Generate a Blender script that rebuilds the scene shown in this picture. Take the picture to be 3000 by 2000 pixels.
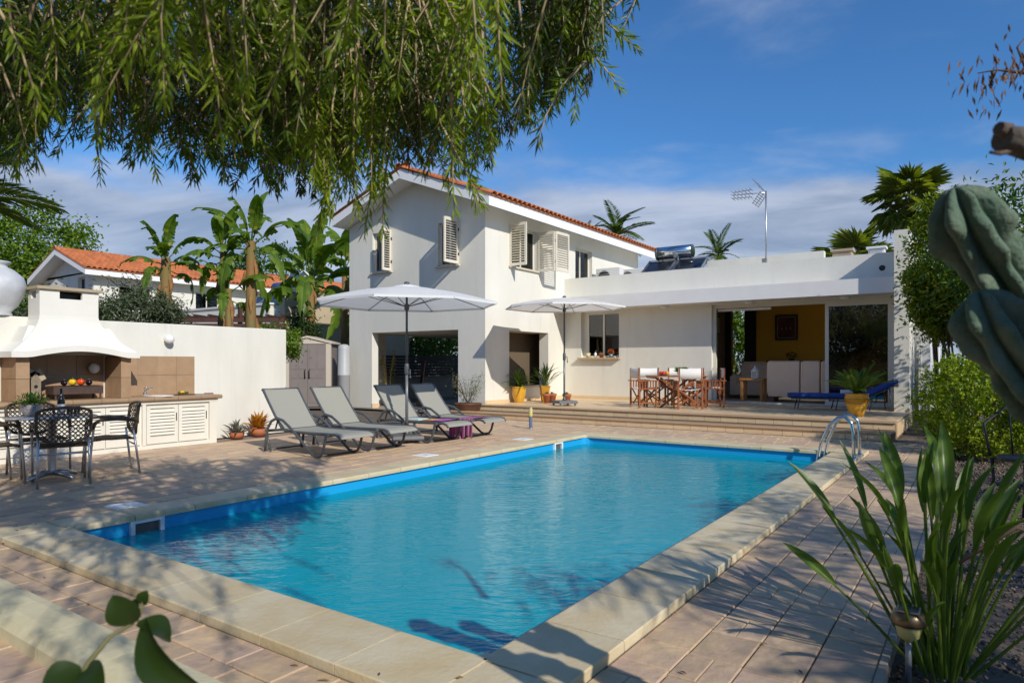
import bpy, math, random
import numpy as np
from mathutils import Vector, Matrix
random.seed(7); rng = np.random.default_rng(11)
S = bpy.context.scene; COL = S.collection
for o in list(bpy.data.objects): bpy.data.objects.remove(o)

# ------------------------------------------------------------------ camera, sky, sun, exposure
EYE = Vector((0, 0, 1.25)); YAW = math.radians(34.84)
FWD = Vector((-math.sin(YAW), math.cos(YAW), 0)); RGT = Vector((math.cos(YAW), math.sin(YAW), 0))
cam_data = bpy.data.cameras.new('camera'); cam = bpy.data.objects.new('camera', cam_data); COL.objects.link(cam)
cam.location = EYE; cam.rotation_euler = (math.radians(90), 0, YAW)
cam_data.sensor_width = 36; cam_data.lens = 23.64; cam_data.shift_y = 0.022
cam_data.clip_start = 0.05; cam_data.clip_end = 3000
cam_data.dof.use_dof = True; cam_data.dof.focus_distance = 11.5; cam_data.dof.aperture_fstop = 4.8
S.camera = cam

SUN_D = Vector((-1, .42, -.70)).normalized()          # the way the light travels
ELEV = math.asin(-SUN_D.z)
w = bpy.data.worlds.new('World'); S.world = w; w.use_nodes = True
nt = w.node_tree; nt.nodes.clear()
def wn(t, **k):
    n = nt.nodes.new(t)
    for a, b in k.items(): setattr(n, a, b)
    return n
sky = wn('ShaderNodeTexSky', sky_type='NISHITA', sun_disc=False)
sky.sun_elevation = ELEV; sky.sun_rotation = math.atan2(-SUN_D.x, -SUN_D.y)
sky.altitude = 60; sky.air_density = 1.0; sky.dust_density = .35; sky.ozone_density = 2.6
bg = wn('ShaderNodeBackground'); out = wn('ShaderNodeOutputWorld')
tc = wn('ShaderNodeTexCoord'); sep = wn('ShaderNodeSeparateXYZ')
nt.links.new(tc.outputs['Generated'], sep.inputs[0])
def wmath(op, a, b=None, c=None):
    n = wn('ShaderNodeMath', operation=op)
    for i, v in enumerate((a, b, c)):
        if v is None: continue
        if isinstance(v, (int, float)): n.inputs[i].default_value = v
        else: nt.links.new(v, n.inputs[i])
    return n.outputs[0]
def wramp(v, a, b):
    n = wn('ShaderNodeMapRange'); n.interpolation_type = 'SMOOTHSTEP'
    nt.links.new(v, n.inputs['Value']); n.inputs['From Min'].default_value = a; n.inputs['From Max'].default_value = b
    return n.outputs['Result']
# cloud plane: project the view direction onto a high layer
den = wmath('ADD', wmath('MAXIMUM', sep.outputs['Z'], 0.0), .24)
cx = wmath('DIVIDE', sep.outputs['X'], den); cy = wmath('DIVIDE', sep.outputs['Y'], den)
def cloud(sx, sy, scale, detail, off, rot):
    c, s = math.cos(rot), math.sin(rot)
    u = wmath('MULTIPLY', wmath('ADD', wmath('MULTIPLY', cx, c), wmath('MULTIPLY', cy, s)), sx)
    v = wmath('MULTIPLY', wmath('SUBTRACT', wmath('MULTIPLY', cy, c), wmath('MULTIPLY', cx, s)), sy)
    cb = wn('ShaderNodeCombineXYZ'); nt.links.new(u, cb.inputs[0]); nt.links.new(v, cb.inputs[1]); cb.inputs[2].default_value = off
    n = wn('ShaderNodeTexNoise'); n.inputs['Scale'].default_value = scale; n.inputs['Detail'].default_value = detail
    n.inputs['Roughness'].default_value = .55; n.inputs['Distortion'].default_value = .3
    nt.links.new(cb.outputs[0], n.inputs['Vector']); return n.outputs['Fac']
big = cloud(1, 1, 1.0, 9, 3.1, .6); wisp = cloud(.6, 1.3, 2.3, 9, 7.7, .35)
lowband = wmath('SUBTRACT', 1.0, wramp(sep.outputs['Z'], .16, .345))           # the bank lies low over the roofs
bank = wmath('MULTIPLY', wramp(wmath('ADD', big, wmath('MULTIPLY', lowband, .42)), .58, .80), .86)
veil = wmath('MULTIPLY', wramp(wisp, .50, .76), .40)
cover = wmath('MAXIMUM', bank, veil)
mix = wn('ShaderNodeMix', data_type='RGBA')
nt.links.new(cover, mix.inputs['Factor'])
sat = wn('ShaderNodeMix', data_type='RGBA', blend_type='MULTIPLY'); sat.inputs['Factor'].default_value = 1
nt.links.new(sky.outputs['Color'], sat.inputs['A']); sat.inputs['B'].default_value = (.41, .77, 1.10, 1)
nt.links.new(sat.outputs['Result'], mix.inputs['A'])
shade = wn('ShaderNodeMix', data_type='RGBA'); nt.links.new(wramp(wisp, .35, .7), shade.inputs['Factor'])
shade.inputs['A'].default_value = (2.2, 2.7, 3.7, 1); shade.inputs['B'].default_value = (4.6, 5.0, 5.9, 1)
nt.links.new(shade.outputs['Result'], mix.inputs['B'])
nt.links.new(mix.outputs['Result'], bg.inputs['Color']); bg.inputs['Strength'].default_value = .110
nt.links.new(bg.outputs[0], out.inputs[0])

sl = bpy.data.lights.new('sun', 'SUN'); sl.energy = 3.6; sl.angle = math.radians(.55); sl.color = (1, .94, .85)
sun = bpy.data.objects.new('sun', sl); COL.objects.link(sun); sun.location = (20, -8, 20)
sun.rotation_euler = SUN_D.to_track_quat('-Z', 'Y').to_euler()
S.view_settings.view_transform = 'Standard'; S.view_settings.look = 'None'
S.view_settings.exposure = 0.18; S.view_settings.gamma = 1; S.view_settings.use_curve_mapping = False
S.render.engine = 'CYCLES'
S.cycles.max_bounces = 8; S.cycles.transparent_max_bounces = 16; S.cycles.diffuse_bounces = 4
S.cycles.caustics_reflective = False; S.cycles.caustics_refractive = False

# ------------------------------------------------------------------ materials
MATS = {}
def M(name, c, r=.6, c2=None, sc=6.0, amt=1.0, bump=0, bsc=60, metal=0, spec=.5, detail=6, objrand=0, obj=False, stretch=None, coat=0, streak=None):
    """principled material; c2 is mixed in by a noise of scale sc; bump is a fine relief; objrand varies the value piece by piece"""
    if name in MATS: return MATS[name]
    m = bpy.data.materials.new(name); m.use_nodes = True; t = m.node_tree; b = t.nodes['Principled BSDF']
    b.inputs['Base Color'].default_value = (*c, 1); b.inputs['Roughness'].default_value = r
    b.inputs['Metallic'].default_value = metal; b.inputs['Specular IOR Level'].default_value = spec
    if coat: b.inputs['Coat Weight'].default_value = coat; b.inputs['Coat Roughness'].default_value = .1
    vec = None
    if c2 or bump:
        if obj: g = t.nodes.new('ShaderNodeTexCoord').outputs['Object']
        else: g = t.nodes.new('ShaderNodeNewGeometry').outputs['Position']
        vec = g
        if stretch:
            mp = t.nodes.new('ShaderNodeMapping'); mp.inputs['Scale'].default_value = stretch
            t.links.new(g, mp.inputs['Vector']); vec = mp.outputs[0]
    colout = None
    if c2:
        n = t.nodes.new('ShaderNodeTexNoise'); n.inputs['Scale'].default_value = sc; n.inputs['Detail'].default_value = detail
        n.inputs['Roughness'].default_value = .6
        t.links.new(vec, n.inputs['Vector'])
        mr = t.nodes.new('ShaderNodeMapRange'); mr.inputs['From Min'].default_value = .35; mr.inputs['From Max'].default_value = .68
        mr.inputs['To Max'].default_value = amt
        t.links.new(n.outputs['Fac'], mr.inputs['Value'])
        mx = t.nodes.new('ShaderNodeMix'); mx.data_type = 'RGBA'
        mx.inputs['A'].default_value = (*c, 1); mx.inputs['B'].default_value = (*c2, 1)
        t.links.new(mr.outputs[0], mx.inputs['Factor']); colout = mx.outputs['Result']
    if streak:                                     # thin rain streaks running down, under a broad mask
        gp = t.nodes.new('ShaderNodeNewGeometry').outputs['Position']; f_ = []
        for s3, sc3, a3, b3 in (((5, 5, .22), 1.6, .54, .72), ((1, 1, 1), .8, .45, .62)):
            mp3 = t.nodes.new('ShaderNodeMapping'); mp3.inputs['Scale'].default_value = s3; t.links.new(gp, mp3.inputs['Vector'])
            n3 = t.nodes.new('ShaderNodeTexNoise'); n3.inputs['Scale'].default_value = sc3; n3.inputs['Detail'].default_value = 6; t.links.new(mp3.outputs[0], n3.inputs['Vector'])
            r3 = t.nodes.new('ShaderNodeMapRange'); r3.inputs['From Min'].default_value = a3; r3.inputs['From Max'].default_value = b3; t.links.new(n3.outputs['Fac'], r3.inputs['Value']); f_.append(r3.outputs[0])
        mm3 = t.nodes.new('ShaderNodeMath'); mm3.operation = 'MULTIPLY'; t.links.new(f_[0], mm3.inputs[0]); t.links.new(f_[1], mm3.inputs[1])
        mk3 = t.nodes.new('ShaderNodeMath'); mk3.operation = 'MULTIPLY'; mk3.inputs[1].default_value = streak[1]; t.links.new(mm3.outputs[0], mk3.inputs[0])
        mx3 = t.nodes.new('ShaderNodeMix'); mx3.data_type = 'RGBA'; mx3.inputs['B'].default_value = (*streak[0], 1); t.links.new(mk3.outputs[0], mx3.inputs['Factor']); t.links.new(colout, mx3.inputs['A']); colout = mx3.outputs['Result']
    if objrand:
        oi = t.nodes.new('ShaderNodeObjectInfo'); hs = t.nodes.new('ShaderNodeHueSaturation')
        mr2 = t.nodes.new('ShaderNodeMapRange'); mr2.inputs['To Min'].default_value = 1 - objrand; mr2.inputs['To Max'].default_value = 1 + objrand
        t.links.new(oi.outputs['Random'], mr2.inputs['Value']); t.links.new(mr2.outputs[0], hs.inputs['Value'])
        if colout: t.links.new(colout, hs.inputs['Color'])
        else: hs.inputs['Color'].default_value = (*c, 1)
        colout = hs.outputs[0]
    if colout: t.links.new(colout, b.inputs['Base Color'])
    if bump:
        n2 = t.nodes.new('ShaderNodeTexNoise'); n2.inputs['Scale'].default_value = bsc; n2.inputs['Detail'].default_value = 5
        t.links.new(vec, n2.inputs['Vector'])
        bp = t.nodes.new('ShaderNodeBump'); bp.inputs['Strength'].default_value = bump; bp.inputs['Distance'].default_value = .02
        t.links.new(n2.outputs['Fac'], bp.inputs['Height']); t.links.new(bp.outputs[0], b.inputs['Normal'])
    MATS[name] = m; return m
def leaf_mat(name, dark, light, trans=.35, rough=.45, spec=.4, third=None, patch=None):
    """leaves: every leaf its own tint, some light passing through"""
    if name in MATS: return MATS[name]
    m = bpy.data.materials.new(name); m.use_nodes = True; t = m.node_tree; b = t.nodes['Principled BSDF']
    g = t.nodes.new('ShaderNodeNewGeometry'); cr = t.nodes.new('ShaderNodeValToRGB')
    cr.color_ramp.elements[0].color = (*dark, 1); cr.color_ramp.elements[1].color = (*light, 1)
    if third:
        e = cr.color_ramp.elements.new(.93); e.color = (*light, 1); cr.color_ramp.elements[2].color = (*third, 1)
    t.links.new(g.outputs['Random Per Island'], cr.inputs[0]); t.links.new(cr.outputs[0], b.inputs['Base Color'])
    lc = cr.outputs[0]
    if patch:                                      # older, browner growth in patches through the crown
        nz = t.nodes.new('ShaderNodeTexNoise'); nz.inputs['Scale'].default_value = 2.6; nz.inputs['Detail'].default_value = 3; t.links.new(g.outputs['Position'], nz.inputs['Vector'])
        mr = t.nodes.new('ShaderNodeMapRange'); mr.inputs['From Min'].default_value = .42; mr.inputs['From Max'].default_value = .66; t.links.new(nz.outputs['Fac'], mr.inputs['Value'])
        mp_ = t.nodes.new('ShaderNodeMix'); mp_.data_type = 'RGBA'; mp_.inputs['B'].default_value = (*patch, 1); t.links.new(mr.outputs[0], mp_.inputs['Factor']); t.links.new(lc, mp_.inputs['A']); lc = mp_.outputs['Result']
        t.links.new(lc, b.inputs['Base Color'])
    b.inputs['Roughness'].default_value = rough; b.inputs['Specular IOR Level'].default_value = spec
    tr = t.nodes.new('ShaderNodeBsdfTranslucent'); hs = t.nodes.new('ShaderNodeHueSaturation')
    hs.inputs['Saturation'].default_value = 1.15; hs.inputs['Value'].default_value = 1.5
    t.links.new(lc, hs.inputs['Color']); t.links.new(hs.outputs[0], tr.inputs['Color'])
    mx = t.nodes.new('ShaderNodeMixShader'); mx.inputs[0].default_value = trans
    t.links.new(b.outputs[0], mx.inputs[1]); t.links.new(tr.outputs[0], mx.inputs[2])
    t.links.new(mx.outputs[0], t.nodes['Material Output'].inputs['Surface'])
    MATS[name] = m; return m
def glass_mat(name, tint, rough=.0, base=.04):
    """clear sheet: light passes tinted, the rest mirrors by fresnel"""
    if name in MATS: return MATS[name]
    m = bpy.data.materials.new(name); m.use_nodes = True; t = m.node_tree; t.nodes.remove(t.nodes['Principled BSDF'])
    tr = t.nodes.new('ShaderNodeBsdfTransparent'); tr.inputs['Color'].default_value = (*tint, 1)
    gl = t.nodes.new('ShaderNodeBsdfGlossy'); gl.inputs['Roughness'].default_value = rough
    fr = t.nodes.new('ShaderNodeFresnel'); fr.inputs['IOR'].default_value = 1.5
    ad = t.nodes.new('ShaderNodeMath'); ad.operation = 'ADD'; ad.inputs[1].default_value = base; ad.use_clamp = True
    t.links.new(fr.outputs[0], ad.inputs[0])
    mx = t.nodes.new('ShaderNodeMixShader'); t.links.new(ad.outputs[0], mx.inputs[0])
    t.links.new(tr.outputs[0], mx.inputs[1]); t.links.new(gl.outputs[0], mx.inputs[2])
    t.links.new(mx.outputs[0], t.nodes['Material Output'].inputs['Surface'])
    MATS[name] = m; return m

STUCCO = M('white_stucco', (.755, .735, .655), .85, (.65, .63, .55), 1.5, .6, bump=.16, bsc=38, stretch=(1, 1, .3), streak=((.50, .48, .42), .22))
STUCCO2 = M('garden_wall_stucco', (.755, .735, .655), .85, (.62, .60, .52), 1.6, .6, bump=.15, bsc=40, stretch=(1, 1, .35), streak=((.46, .44, .38), .35))
WHITEP = M('white_paint', (.80, .80, .79), .5)
CREAM = M('cream_paint', (.72, .68, .56), .45)
TERRA = M('terracotta_tile', (.50, .155, .045), .75, (.33, .10, .04), 9, .8, bump=.2, bsc=40, objrand=.18)
TILE = M('sand_tile', (.76, .57, .34), .45, (.68, .50, .30), 5, .8, objrand=.07)
TILED = M('brown_wall_tile', (.40, .26, .15), .5, (.33, .21, .12), 7, .8, objrand=.08)
SLAB = M('stamped_concrete', (.61, .435, .25), .6, (.44, .31, .235), 3.2, 1, bump=.6, bsc=12, objrand=.12, stretch=(1, 1, 1))
JOINT = M('joint_dark', (.26, .19, .14), .9)
COPE = M('coping_stone', (.66, .57, .385), .55, (.58, .45, .24), 3.5, .9, bump=.18, bsc=35, objrand=.06)
SOIL = M('dry_earth', (.16, .12, .085), .95, (.10, .075, .055), 3, .9, bump=.5, bsc=20)
LINER = M('pool_liner', (.012, .36, .70), .4, (.010, .33, .66), 2, .5)
DKMETAL = M('anthracite_metal', (.075, .085, .095), .38, spec=.5)
CHROME = M('polished_steel', (.62, .65, .68), .12, metal=1)
ALU = M('aluminium', (.55, .56, .58), .36, metal=.9)
DARKWOOD = M('dark_wood', (.035, .024, .02), .6)
PVC = M('cream_frame', (.70, .66, .56), .4)
BLACK = M('black', (.012, .012, .013), .5)
STEELGREY = M('grey_metal', (.25, .26, .27), .4, metal=.3)
BARK = M('bark', (.17, .12, .085), .9, (.09, .06, .045), 14, 1, bump=.6, bsc=30)

# ------------------------------------------------------------------ building helpers
def tag(o, label=None, cat=None, group=None, kind=None):
    if label: o['label'] = label
    if cat: o['category'] = cat
    if group: o['group'] = group
    if kind: o['kind'] = kind
    return o
def empty(name, loc=(0, 0, 0), rz=0, label=None, cat=None, group=None):
    o = bpy.data.objects.new(name, None); COL.objects.link(o); o.location = loc; o.rotation_euler = (0, 0, rz)
    o.empty_display_size = .2
    return tag(o, label, cat, group)
def link(name, me, parent=None, world=True):
    o = bpy.data.objects.new(name, me); COL.objects.link(o)
    if parent is not None:
        o.parent = parent
        if world:                                   # verts were given in world metres (parents unrotated)
            p = parent; off = Vector((0, 0, 0))
            while p is not None: off += p.location; p = p.parent
            o.location = -off
    return o
def dup(o, parent=None):
    c = o.copy(); COL.objects.link(c)
    if parent is not None: c.parent = parent
    for ch in list(o.children): dup(ch, c)
    return c
def V(*a): return Vector(a)
class MB:
    def __init__(s): s.v = []; s.f = []; s.mi = []; s.m = 0; s.smf = []
    def add(s, vs, fs, smooth=False):
        n = len(s.v); s.v += [tuple(p) for p in vs]; s.f += [tuple(i + n for i in f) for f in fs]
        s.mi += [s.m] * len(fs); s.smf += [smooth] * len(fs); return s
    def box(s, x0, x1, y0, y1, z0, z1):
        if x0 > x1: x0, x1 = x1, x0
        if y0 > y1: y0, y1 = y1, y0
        if z0 > z1: z0, z1 = z1, z0
        return s.add([(x0,y0,z0),(x1,y0,z0),(x1,y1,z0),(x0,y1,z0),(x0,y0,z1),(x1,y0,z1),(x1,y1,z1),(x0,y1,z1)],
                     [(0,3,2,1),(4,5,6,7),(0,1,5,4),(1,2,6,5),(2,3,7,6),(3,0,4,7)])
    def bbox(s, x0, x1, y0, y1, z0, z1, b=.006):    # box with a bevelled top rim
        return s.add([(x0,y0,z0),(x1,y0,z0),(x1,y1,z0),(x0,y1,z0),(x0,y0,z1-b),(x1,y0,z1-b),(x1,y1,z1-b),(x0,y1,z1-b),
                      (x0+b,y0+b,z1),(x1-b,y0+b,z1),(x1-b,y1-b,z1),(x0+b,y1-b,z1)],
                     [(0,3,2,1),(8,9,10,11),(0,1,5,4),(1,2,6,5),(2,3,7,6),(3,0,4,7),(4,5,9,8),(5,6,10,9),(6,7,11,10),(7,4,8,11)])
    def obox(s, c, ux, uy, uz):                     # oriented box: centre and three half vectors
        c, ux, uy, uz = Vector(c), Vector(ux), Vector(uy), Vector(uz)
        return s.add([c+a*ux+b*uy+d*uz for d in (-1, 1) for a, b in ((-1,-1),(1,-1),(1,1),(-1,1))],
                     [(0,3,2,1),(4,5,6,7),(0,1,5,4),(1,2,6,5),(2,3,7,6),(3,0,4,7)])
    def bar(s, a, b, wd, th, up=(0, 0, 1)):         # rectangular bar between two points
        a, b = Vector(a), Vector(b); d = b - a; L = d.length; d.normalize(); up = Vector(up)
        if abs(d.dot(up)) > .98: up = Vector((0, 1, 0))
        sd = d.cross(up).normalized(); u = sd.cross(d)
        return s.obox((a+b)/2, d*L/2, sd*wd/2, u*th/2)
    def prism(s, poly, vec):                        # polygon (3D points) pushed along vec
        n = len(poly); p = [Vector(q) for q in poly]; vec = Vector(vec)
        return s.add(p + [q+vec for q in p], [tuple(range(n))[::-1], tuple(range(n, 2*n))] + [(i, (i+1) % n, n+(i+1) % n, n+i) for i in range(n)])
    def tube(s, path, r, n=8, caps=True, flat=1.0, up=None):
        P = [Vector(p) for p in path]; k = len(P); R = r if isinstance(r, (list, tuple)) else [r]*k
        vs = []; prev = None
        for i, p in enumerate(P):
            t = (P[min(i+1, k-1)] - P[max(i-1, 0)]);
            if t.length < 1e-9: t = Vector((0, 0, 1))
            t.normalize()
            if prev is None:
                ref = Vector(up) if up else (Vector((0, 0, 1)) if abs(t.z) < .9 else Vector((1, 0, 0)))
                nrm = (ref - t*ref.dot(t)).normalized()
            else:
                nrm = (prev - t*prev.dot(t))
                nrm = nrm.normalized() if nrm.length > 1e-6 else prev
            prev = nrm; bn = t.cross(nrm)
            for j in range(n):
                a = 2*math.pi*j/n; vs.append(p + (nrm*math.cos(a)*flat + bn*math.sin(a))*R[i])
        fs = [(i*n+j, i*n+(j+1) % n, (i+1)*n+(j+1) % n, (i+1)*n+j) for i in range(k-1) for j in range(n)]
        s.add(vs, fs, True)
        if caps:
            m = len(s.v) - len(vs)
            s.f += [tuple(m+j for j in range(n))[::-1], tuple(m+(k-1)*n+j for j in range(n))]; s.mi += [s.m]*2; s.smf += [False]*2
        return s
    def lathe(s, prof, c=(0, 0, 0), n=20, squash=1, smooth=True, tilt=None):
        c = Vector(c); k = len(prof); vs = []
        for r, z in prof:
            for j in range(n):
                a = 2*math.pi*j/n; p = Vector((r*math.cos(a), r*math.sin(a)*squash, z))
                if tilt: p = tilt @ p
                vs.append(c + p)
        s.add(vs, [(i*n+j, i*n+(j+1) % n, (i+1)*n+(j+1) % n, (i+1)*n+j) for i in range(k-1) for j in range(n)], smooth)
        m = len(s.v) - len(vs)
        if prof[0][0] > 1e-4: s.f.append(tuple(m+j for j in range(n))[::-1]); s.mi.append(s.m); s.smf.append(False)
        if prof[-1][0] > 1e-4: s.f.append(tuple(m+(k-1)*n+j for j in range(n))); s.mi.append(s.m); s.smf.append(False)
        return s
    def ball(s, c, r, n=14, k=9, sc=(1, 1, 1)):
        c = Vector(c); vs = []
        for i in range(k):
            ph = math.pi*i/(k-1)
            for j in range(n):
                a = 2*math.pi*j/n; vs.append((c.x+r*sc[0]*math.sin(ph)*math.cos(a), c.y+r*sc[1]*math.sin(ph)*math.sin(a), c.z+r*sc[2]*math.cos(ph)))
        return s.add(vs, [(i*n+j, (i+1)*n+j, (i+1)*n+(j+1) % n, i*n+(j+1) % n) for i in range(k-1) for j in range(n)], True)
    def panel(s, axis, p, th, u0, u1, v0, v1, holes=()):
        """wall in the plane axis=p, thickness th away from the viewer side; holes are (u0,u1,v0,v1)"""
        us = sorted({u0, u1, *[h[i] for h in holes for i in (0, 1)]}); vs_ = sorted({v0, v1, *[h[i] for h in holes for i in (2, 3)]})
        us = [u for u in us if u0 <= u <= u1]; vs_ = [q for q in vs_ if v0 <= q <= v1]
        def P(u, d, q): return (p+d, u, q) if axis == 'x' else (u, p+d, q)
        def solid(i, j):
            if i < 0 or j < 0 or i >= len(us)-1 or j >= len(vs_)-1: return False
            a, b = (us[i]+us[i+1])/2, (vs_[j]+vs_[j+1])/2
            return not any(h[0] < a < h[1] and h[2] < b < h[3] for h in holes)
        for i in range(len(us)-1):
            for j in range(len(vs_)-1):
                if not solid(i, j): continue
                a, b, c, d = us[i], us[i+1], vs_[j], vs_[j+1]
                s.add([P(a,0,c),P(b,0,c),P(b,0,d),P(a,0,d)], [(0,1,2,3)]); s.add([P(a,th,c),P(b,th,c),P(b,th,d),P(a,th,d)], [(3,2,1,0)])
                for (di, dj, q0, q1) in ((-1,0,(a,c),(a,d)),(1,0,(b,c),(b,d)),(0,-1,(a,c),(b,c)),(0,1,(a,d),(b,d))):
                    if not solid(i+di, j+dj): s.add([P(q0[0],0,q0[1]),P(q1[0],0,q1[1]),P(q1[0],th,q1[1]),P(q0[0],th,q0[1])], [(0,1,2,3)])
        return s
    def mesh(s, name, mats):
        me = bpy.data.meshes.new(name); me.from_pydata(s.v, [], s.f)
        for m in (mats if isinstance(mats, (list, tuple)) else [mats]): me.materials.append(m)
        me.polygons.foreach_set('material_index', s.mi); me.polygons.foreach_set('use_smooth', s.smf); me.update()
        import bmesh
        bm = bmesh.new(); bm.from_mesh(me); bmesh.ops.recalc_face_normals(bm, faces=bm.faces); bm.to_mesh(me); bm.free()
        return me
    def build(s, name, mats, parent=None, world=True): return link(name, s.mesh(name, mats), parent, world)
def bx(name, mat, parent, *b, world=True): return MB().box(*b).build(name, mat, parent, world)
def arc(c, r, a0, a1, n, plane='xz', rz=None):
    pts = []
    for i in range(n+1):
        a = math.radians(a0 + (a1-a0)*i/n); u, q = r*math.cos(a), (rz or r)*math.sin(a)
        pts.append({'xz': (c[0]+u, c[1], c[2]+q), 'yz': (c[0], c[1]+u, c[2]+q), 'xy': (c[0]+u, c[1]+q, c[2])}[plane])
    return pts
def nrm(a): return a / np.maximum(np.linalg.norm(a, axis=-1, keepdims=True), 1e-9)
def tri_mesh(name, verts, faces, mat, parent=None, world=True, smooth=False):
    verts = np.asarray(verts, np.float32); faces = np.asarray(faces, np.int32); k = faces.shape[1]
    me = bpy.data.meshes.new(name); me.vertices.add(len(verts)); me.vertices.foreach_set('co', verts.ravel())
    me.loops.add(faces.size); me.loops.foreach_set('vertex_index', faces.ravel())
    me.polygons.add(len(faces)); me.polygons.foreach_set('loop_start', np.arange(0, faces.size, k, dtype=np.int32))
    me.polygons.foreach_set('loop_total', np.full(len(faces), k, np.int32))
    if smooth: me.polygons.foreach_set('use_smooth', np.ones(len(faces), bool))
    me.materials.append(mat); me.update(calc_edges=True); me.validate()
    return link(name, me, parent, world) if parent is not False else me
def leaves(name, P, A, N, L, W, mat, parent, world=True, fold=.25, curl=0.0, mid=.45):
    """many small folded leaves: base P, axis A, upper side N, length L, width W"""
    n = len(P); P = np.asarray(P, float); A = nrm(np.asarray(A, float)); N = np.asarray(N, float)
    B = nrm(np.cross(A, N)); N = nrm(np.cross(B, A)); L = np.broadcast_to(np.asarray(L, float).reshape(-1, 1), (n, 1)); W = np.broadcast_to(np.asarray(W, float).reshape(-1, 1), (n, 1))
    m = P + A*L*mid
    v = np.stack([P, m - B*W/2 + N*W*fold, P + A*L - N*L*curl, m + B*W/2 + N*W*fold], 1).reshape(-1, 3)
    i = np.arange(n)[:, None]*4
    f = np.concatenate([i + [0, 1, 2], i + [0, 2, 3]], 1).reshape(-1, 3)
    return tri_mesh(name, v, f, mat, parent, world)
def rdir(n):
    return nrm(rng.normal(size=(n, 3)))
def struct(o): o['kind'] = 'structure'; return o
# ------------------------------------------------------------------ ground, pool, paving
PX0, PX1, PY0, PY1 = -5.577, -1.655, 2.19, 10.20        # inner rim of the pool
g = MB()
for b in ((-900, 900, PY1+.3, 900), (-900, 900, -900, PY0-.3), (-900, PX0-.2, PY0-.3, PY1+.3), (PX1+.3, 900, PY0-.3, PY1+.3)):
    g.add([(b[0], b[2], -.07), (b[1], b[2], -.07), (b[1], b[3], -.07), (b[0], b[3], -.07)], [(0, 1, 2, 3)])
struct(g.build('ground', SOIL))

pool = empty('swimming_pool', (-3.6, 6.2, 0), 0, 'rectangular swimming pool with bright blue liner and cream stone rim', 'swimming pool')
D0 = -1.45
b = MB(); b.box(PX0-.06, PX1+.06, PY0-.06, PY1+.06, D0-.05, D0); b.build('floor', M('pool_floor', (.004, .72, .90), .4, (.004, .68, .88), 2, .5), pool)
for x0, x1, y0, y1 in ((PX0-.06, PX0, PY0-.06, PY1+.06), (PX1, PX1+.06, PY0-.06, PY1+.06), (PX0, PX1, PY0-.06, PY0), (PX0, PX1, PY1, PY1+.06)):
    MB().box(x0, x1, y0, y1, D0, -.006).build('liner_wall', LINER, pool)
bb = MB(); bb.box(PX0-.31, PX1+.385, PY0-.375, PY0-.065, -.2, -.008); bb.box(PX0-.31, PX1+.385, PY1+.065, PY1+.38, -.2, -.008)
bb.box(PX0-.31, PX0-.065, PY0-.065, PY1+.065, -.2, -.008); bb.box(PX1+.065, PX1+.385, PY0-.065, PY1+.065, -.2, -.008)
bb.build('rim_bed', JOINT, pool)
def cope(x0, x1, y0, y1, inner):
    """one rim stone, its inner edge rounded; inner names the side towards the water"""
    z0, z1, r = -.005, .042, .018
    wdt = (x1-x0) if inner in 'EW' else (y1-y0); ln = (y1-y0) if inner in 'EW' else (x1-x0)
    prof = [(0, z0), (wdt, z0), (wdt, z1-.006), (wdt-.006, z1)] + [(r-r*math.sin(math.radians(a)), z1-r+r*math.cos(math.radians(a))) for a in (0, 35, 65, 90)] + [(0, z0+.012)]
    m = MB(); pts = []
    for u, z in prof:
        u = u - (.035 if u < .05 else 0)
        p = {'E': (x1-.035-u if False else x1-u-.0, y0, z), 'W': (x0+u, y0, z), 'N': (x0, y1-u, z), 'S': (x0, y0+u, z)}[inner]; pts.append(p)
    m.prism(pts, (0, ln, 0) if inner in 'EW' else (ln, 0, 0)); o = m.build('coping_stone', COPE, pool)
    return o
def run(a0, a1, step):
    n = max(1, round((a1-a0)/step)); e = [a0+(a1-a0)*i/n for i in range(n+1)]
    return [(e[i]+.003, e[i+1]-.003) for i in range(n)]
for a, c in run(PY0, PY1, .5): cope(PX0-.30, PX0, a, c, 'E'); cope(PX1, PX1+.38, a, c, 'W')
for a, c in run(PX0, PX1, .49): cope(a, c, PY0-.37, PY0, 'N'); cope(a, c, PY1, PY1+.37, 'S')
for (x0, x1, y0, y1) in ((PX0-.30, PX0-.003, PY0-.37, PY0-.003), (PX1+.003, PX1+.38, PY0-.37, PY0-.003), (PX0-.30, PX0-.003, PY1+.003, PY1+.37), (PX1+.003, PX1+.38, PY1+.003, PY1+.37)):
    MB().bbox(x0, x1, y0, y1, -.005, .042).build('coping_stone', COPE, pool)
# rounded liner fillets in the corners
for sx, sy, px, py in ((1, 1, PX0, PY0), (-1, 1, PX1, PY0), (1, -1, PX0, PY1), (-1, -1, PX1, PY1)):
    r = .16; m = MB(); P = [(px-sx*.03, py-sy*.03)] + [(px+sx*(r-r*math.sin(math.radians(a))), py+sy*(r-r*math.cos(math.radians(a)))) for a in (0, 22, 45, 68, 90)]
    m.prism([(x, y, D0) for x, y in P], (0, 0, -.003-D0)); m.build('corner_fillet', LINER, pool)
    P2 = [(px-sx*.03, py-sy*.03)] + [(px+sx*(r-r*math.sin(math.radians(a)))+sx*.0, py+sy*(r-r*math.cos(math.radians(a)))) for a in (0, 22, 45, 68, 90)]
    MB().prism([(x, y, -.002) for x, y in P2], (0, 0, .0405)).build('coping_corner', COPE, pool)
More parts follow.
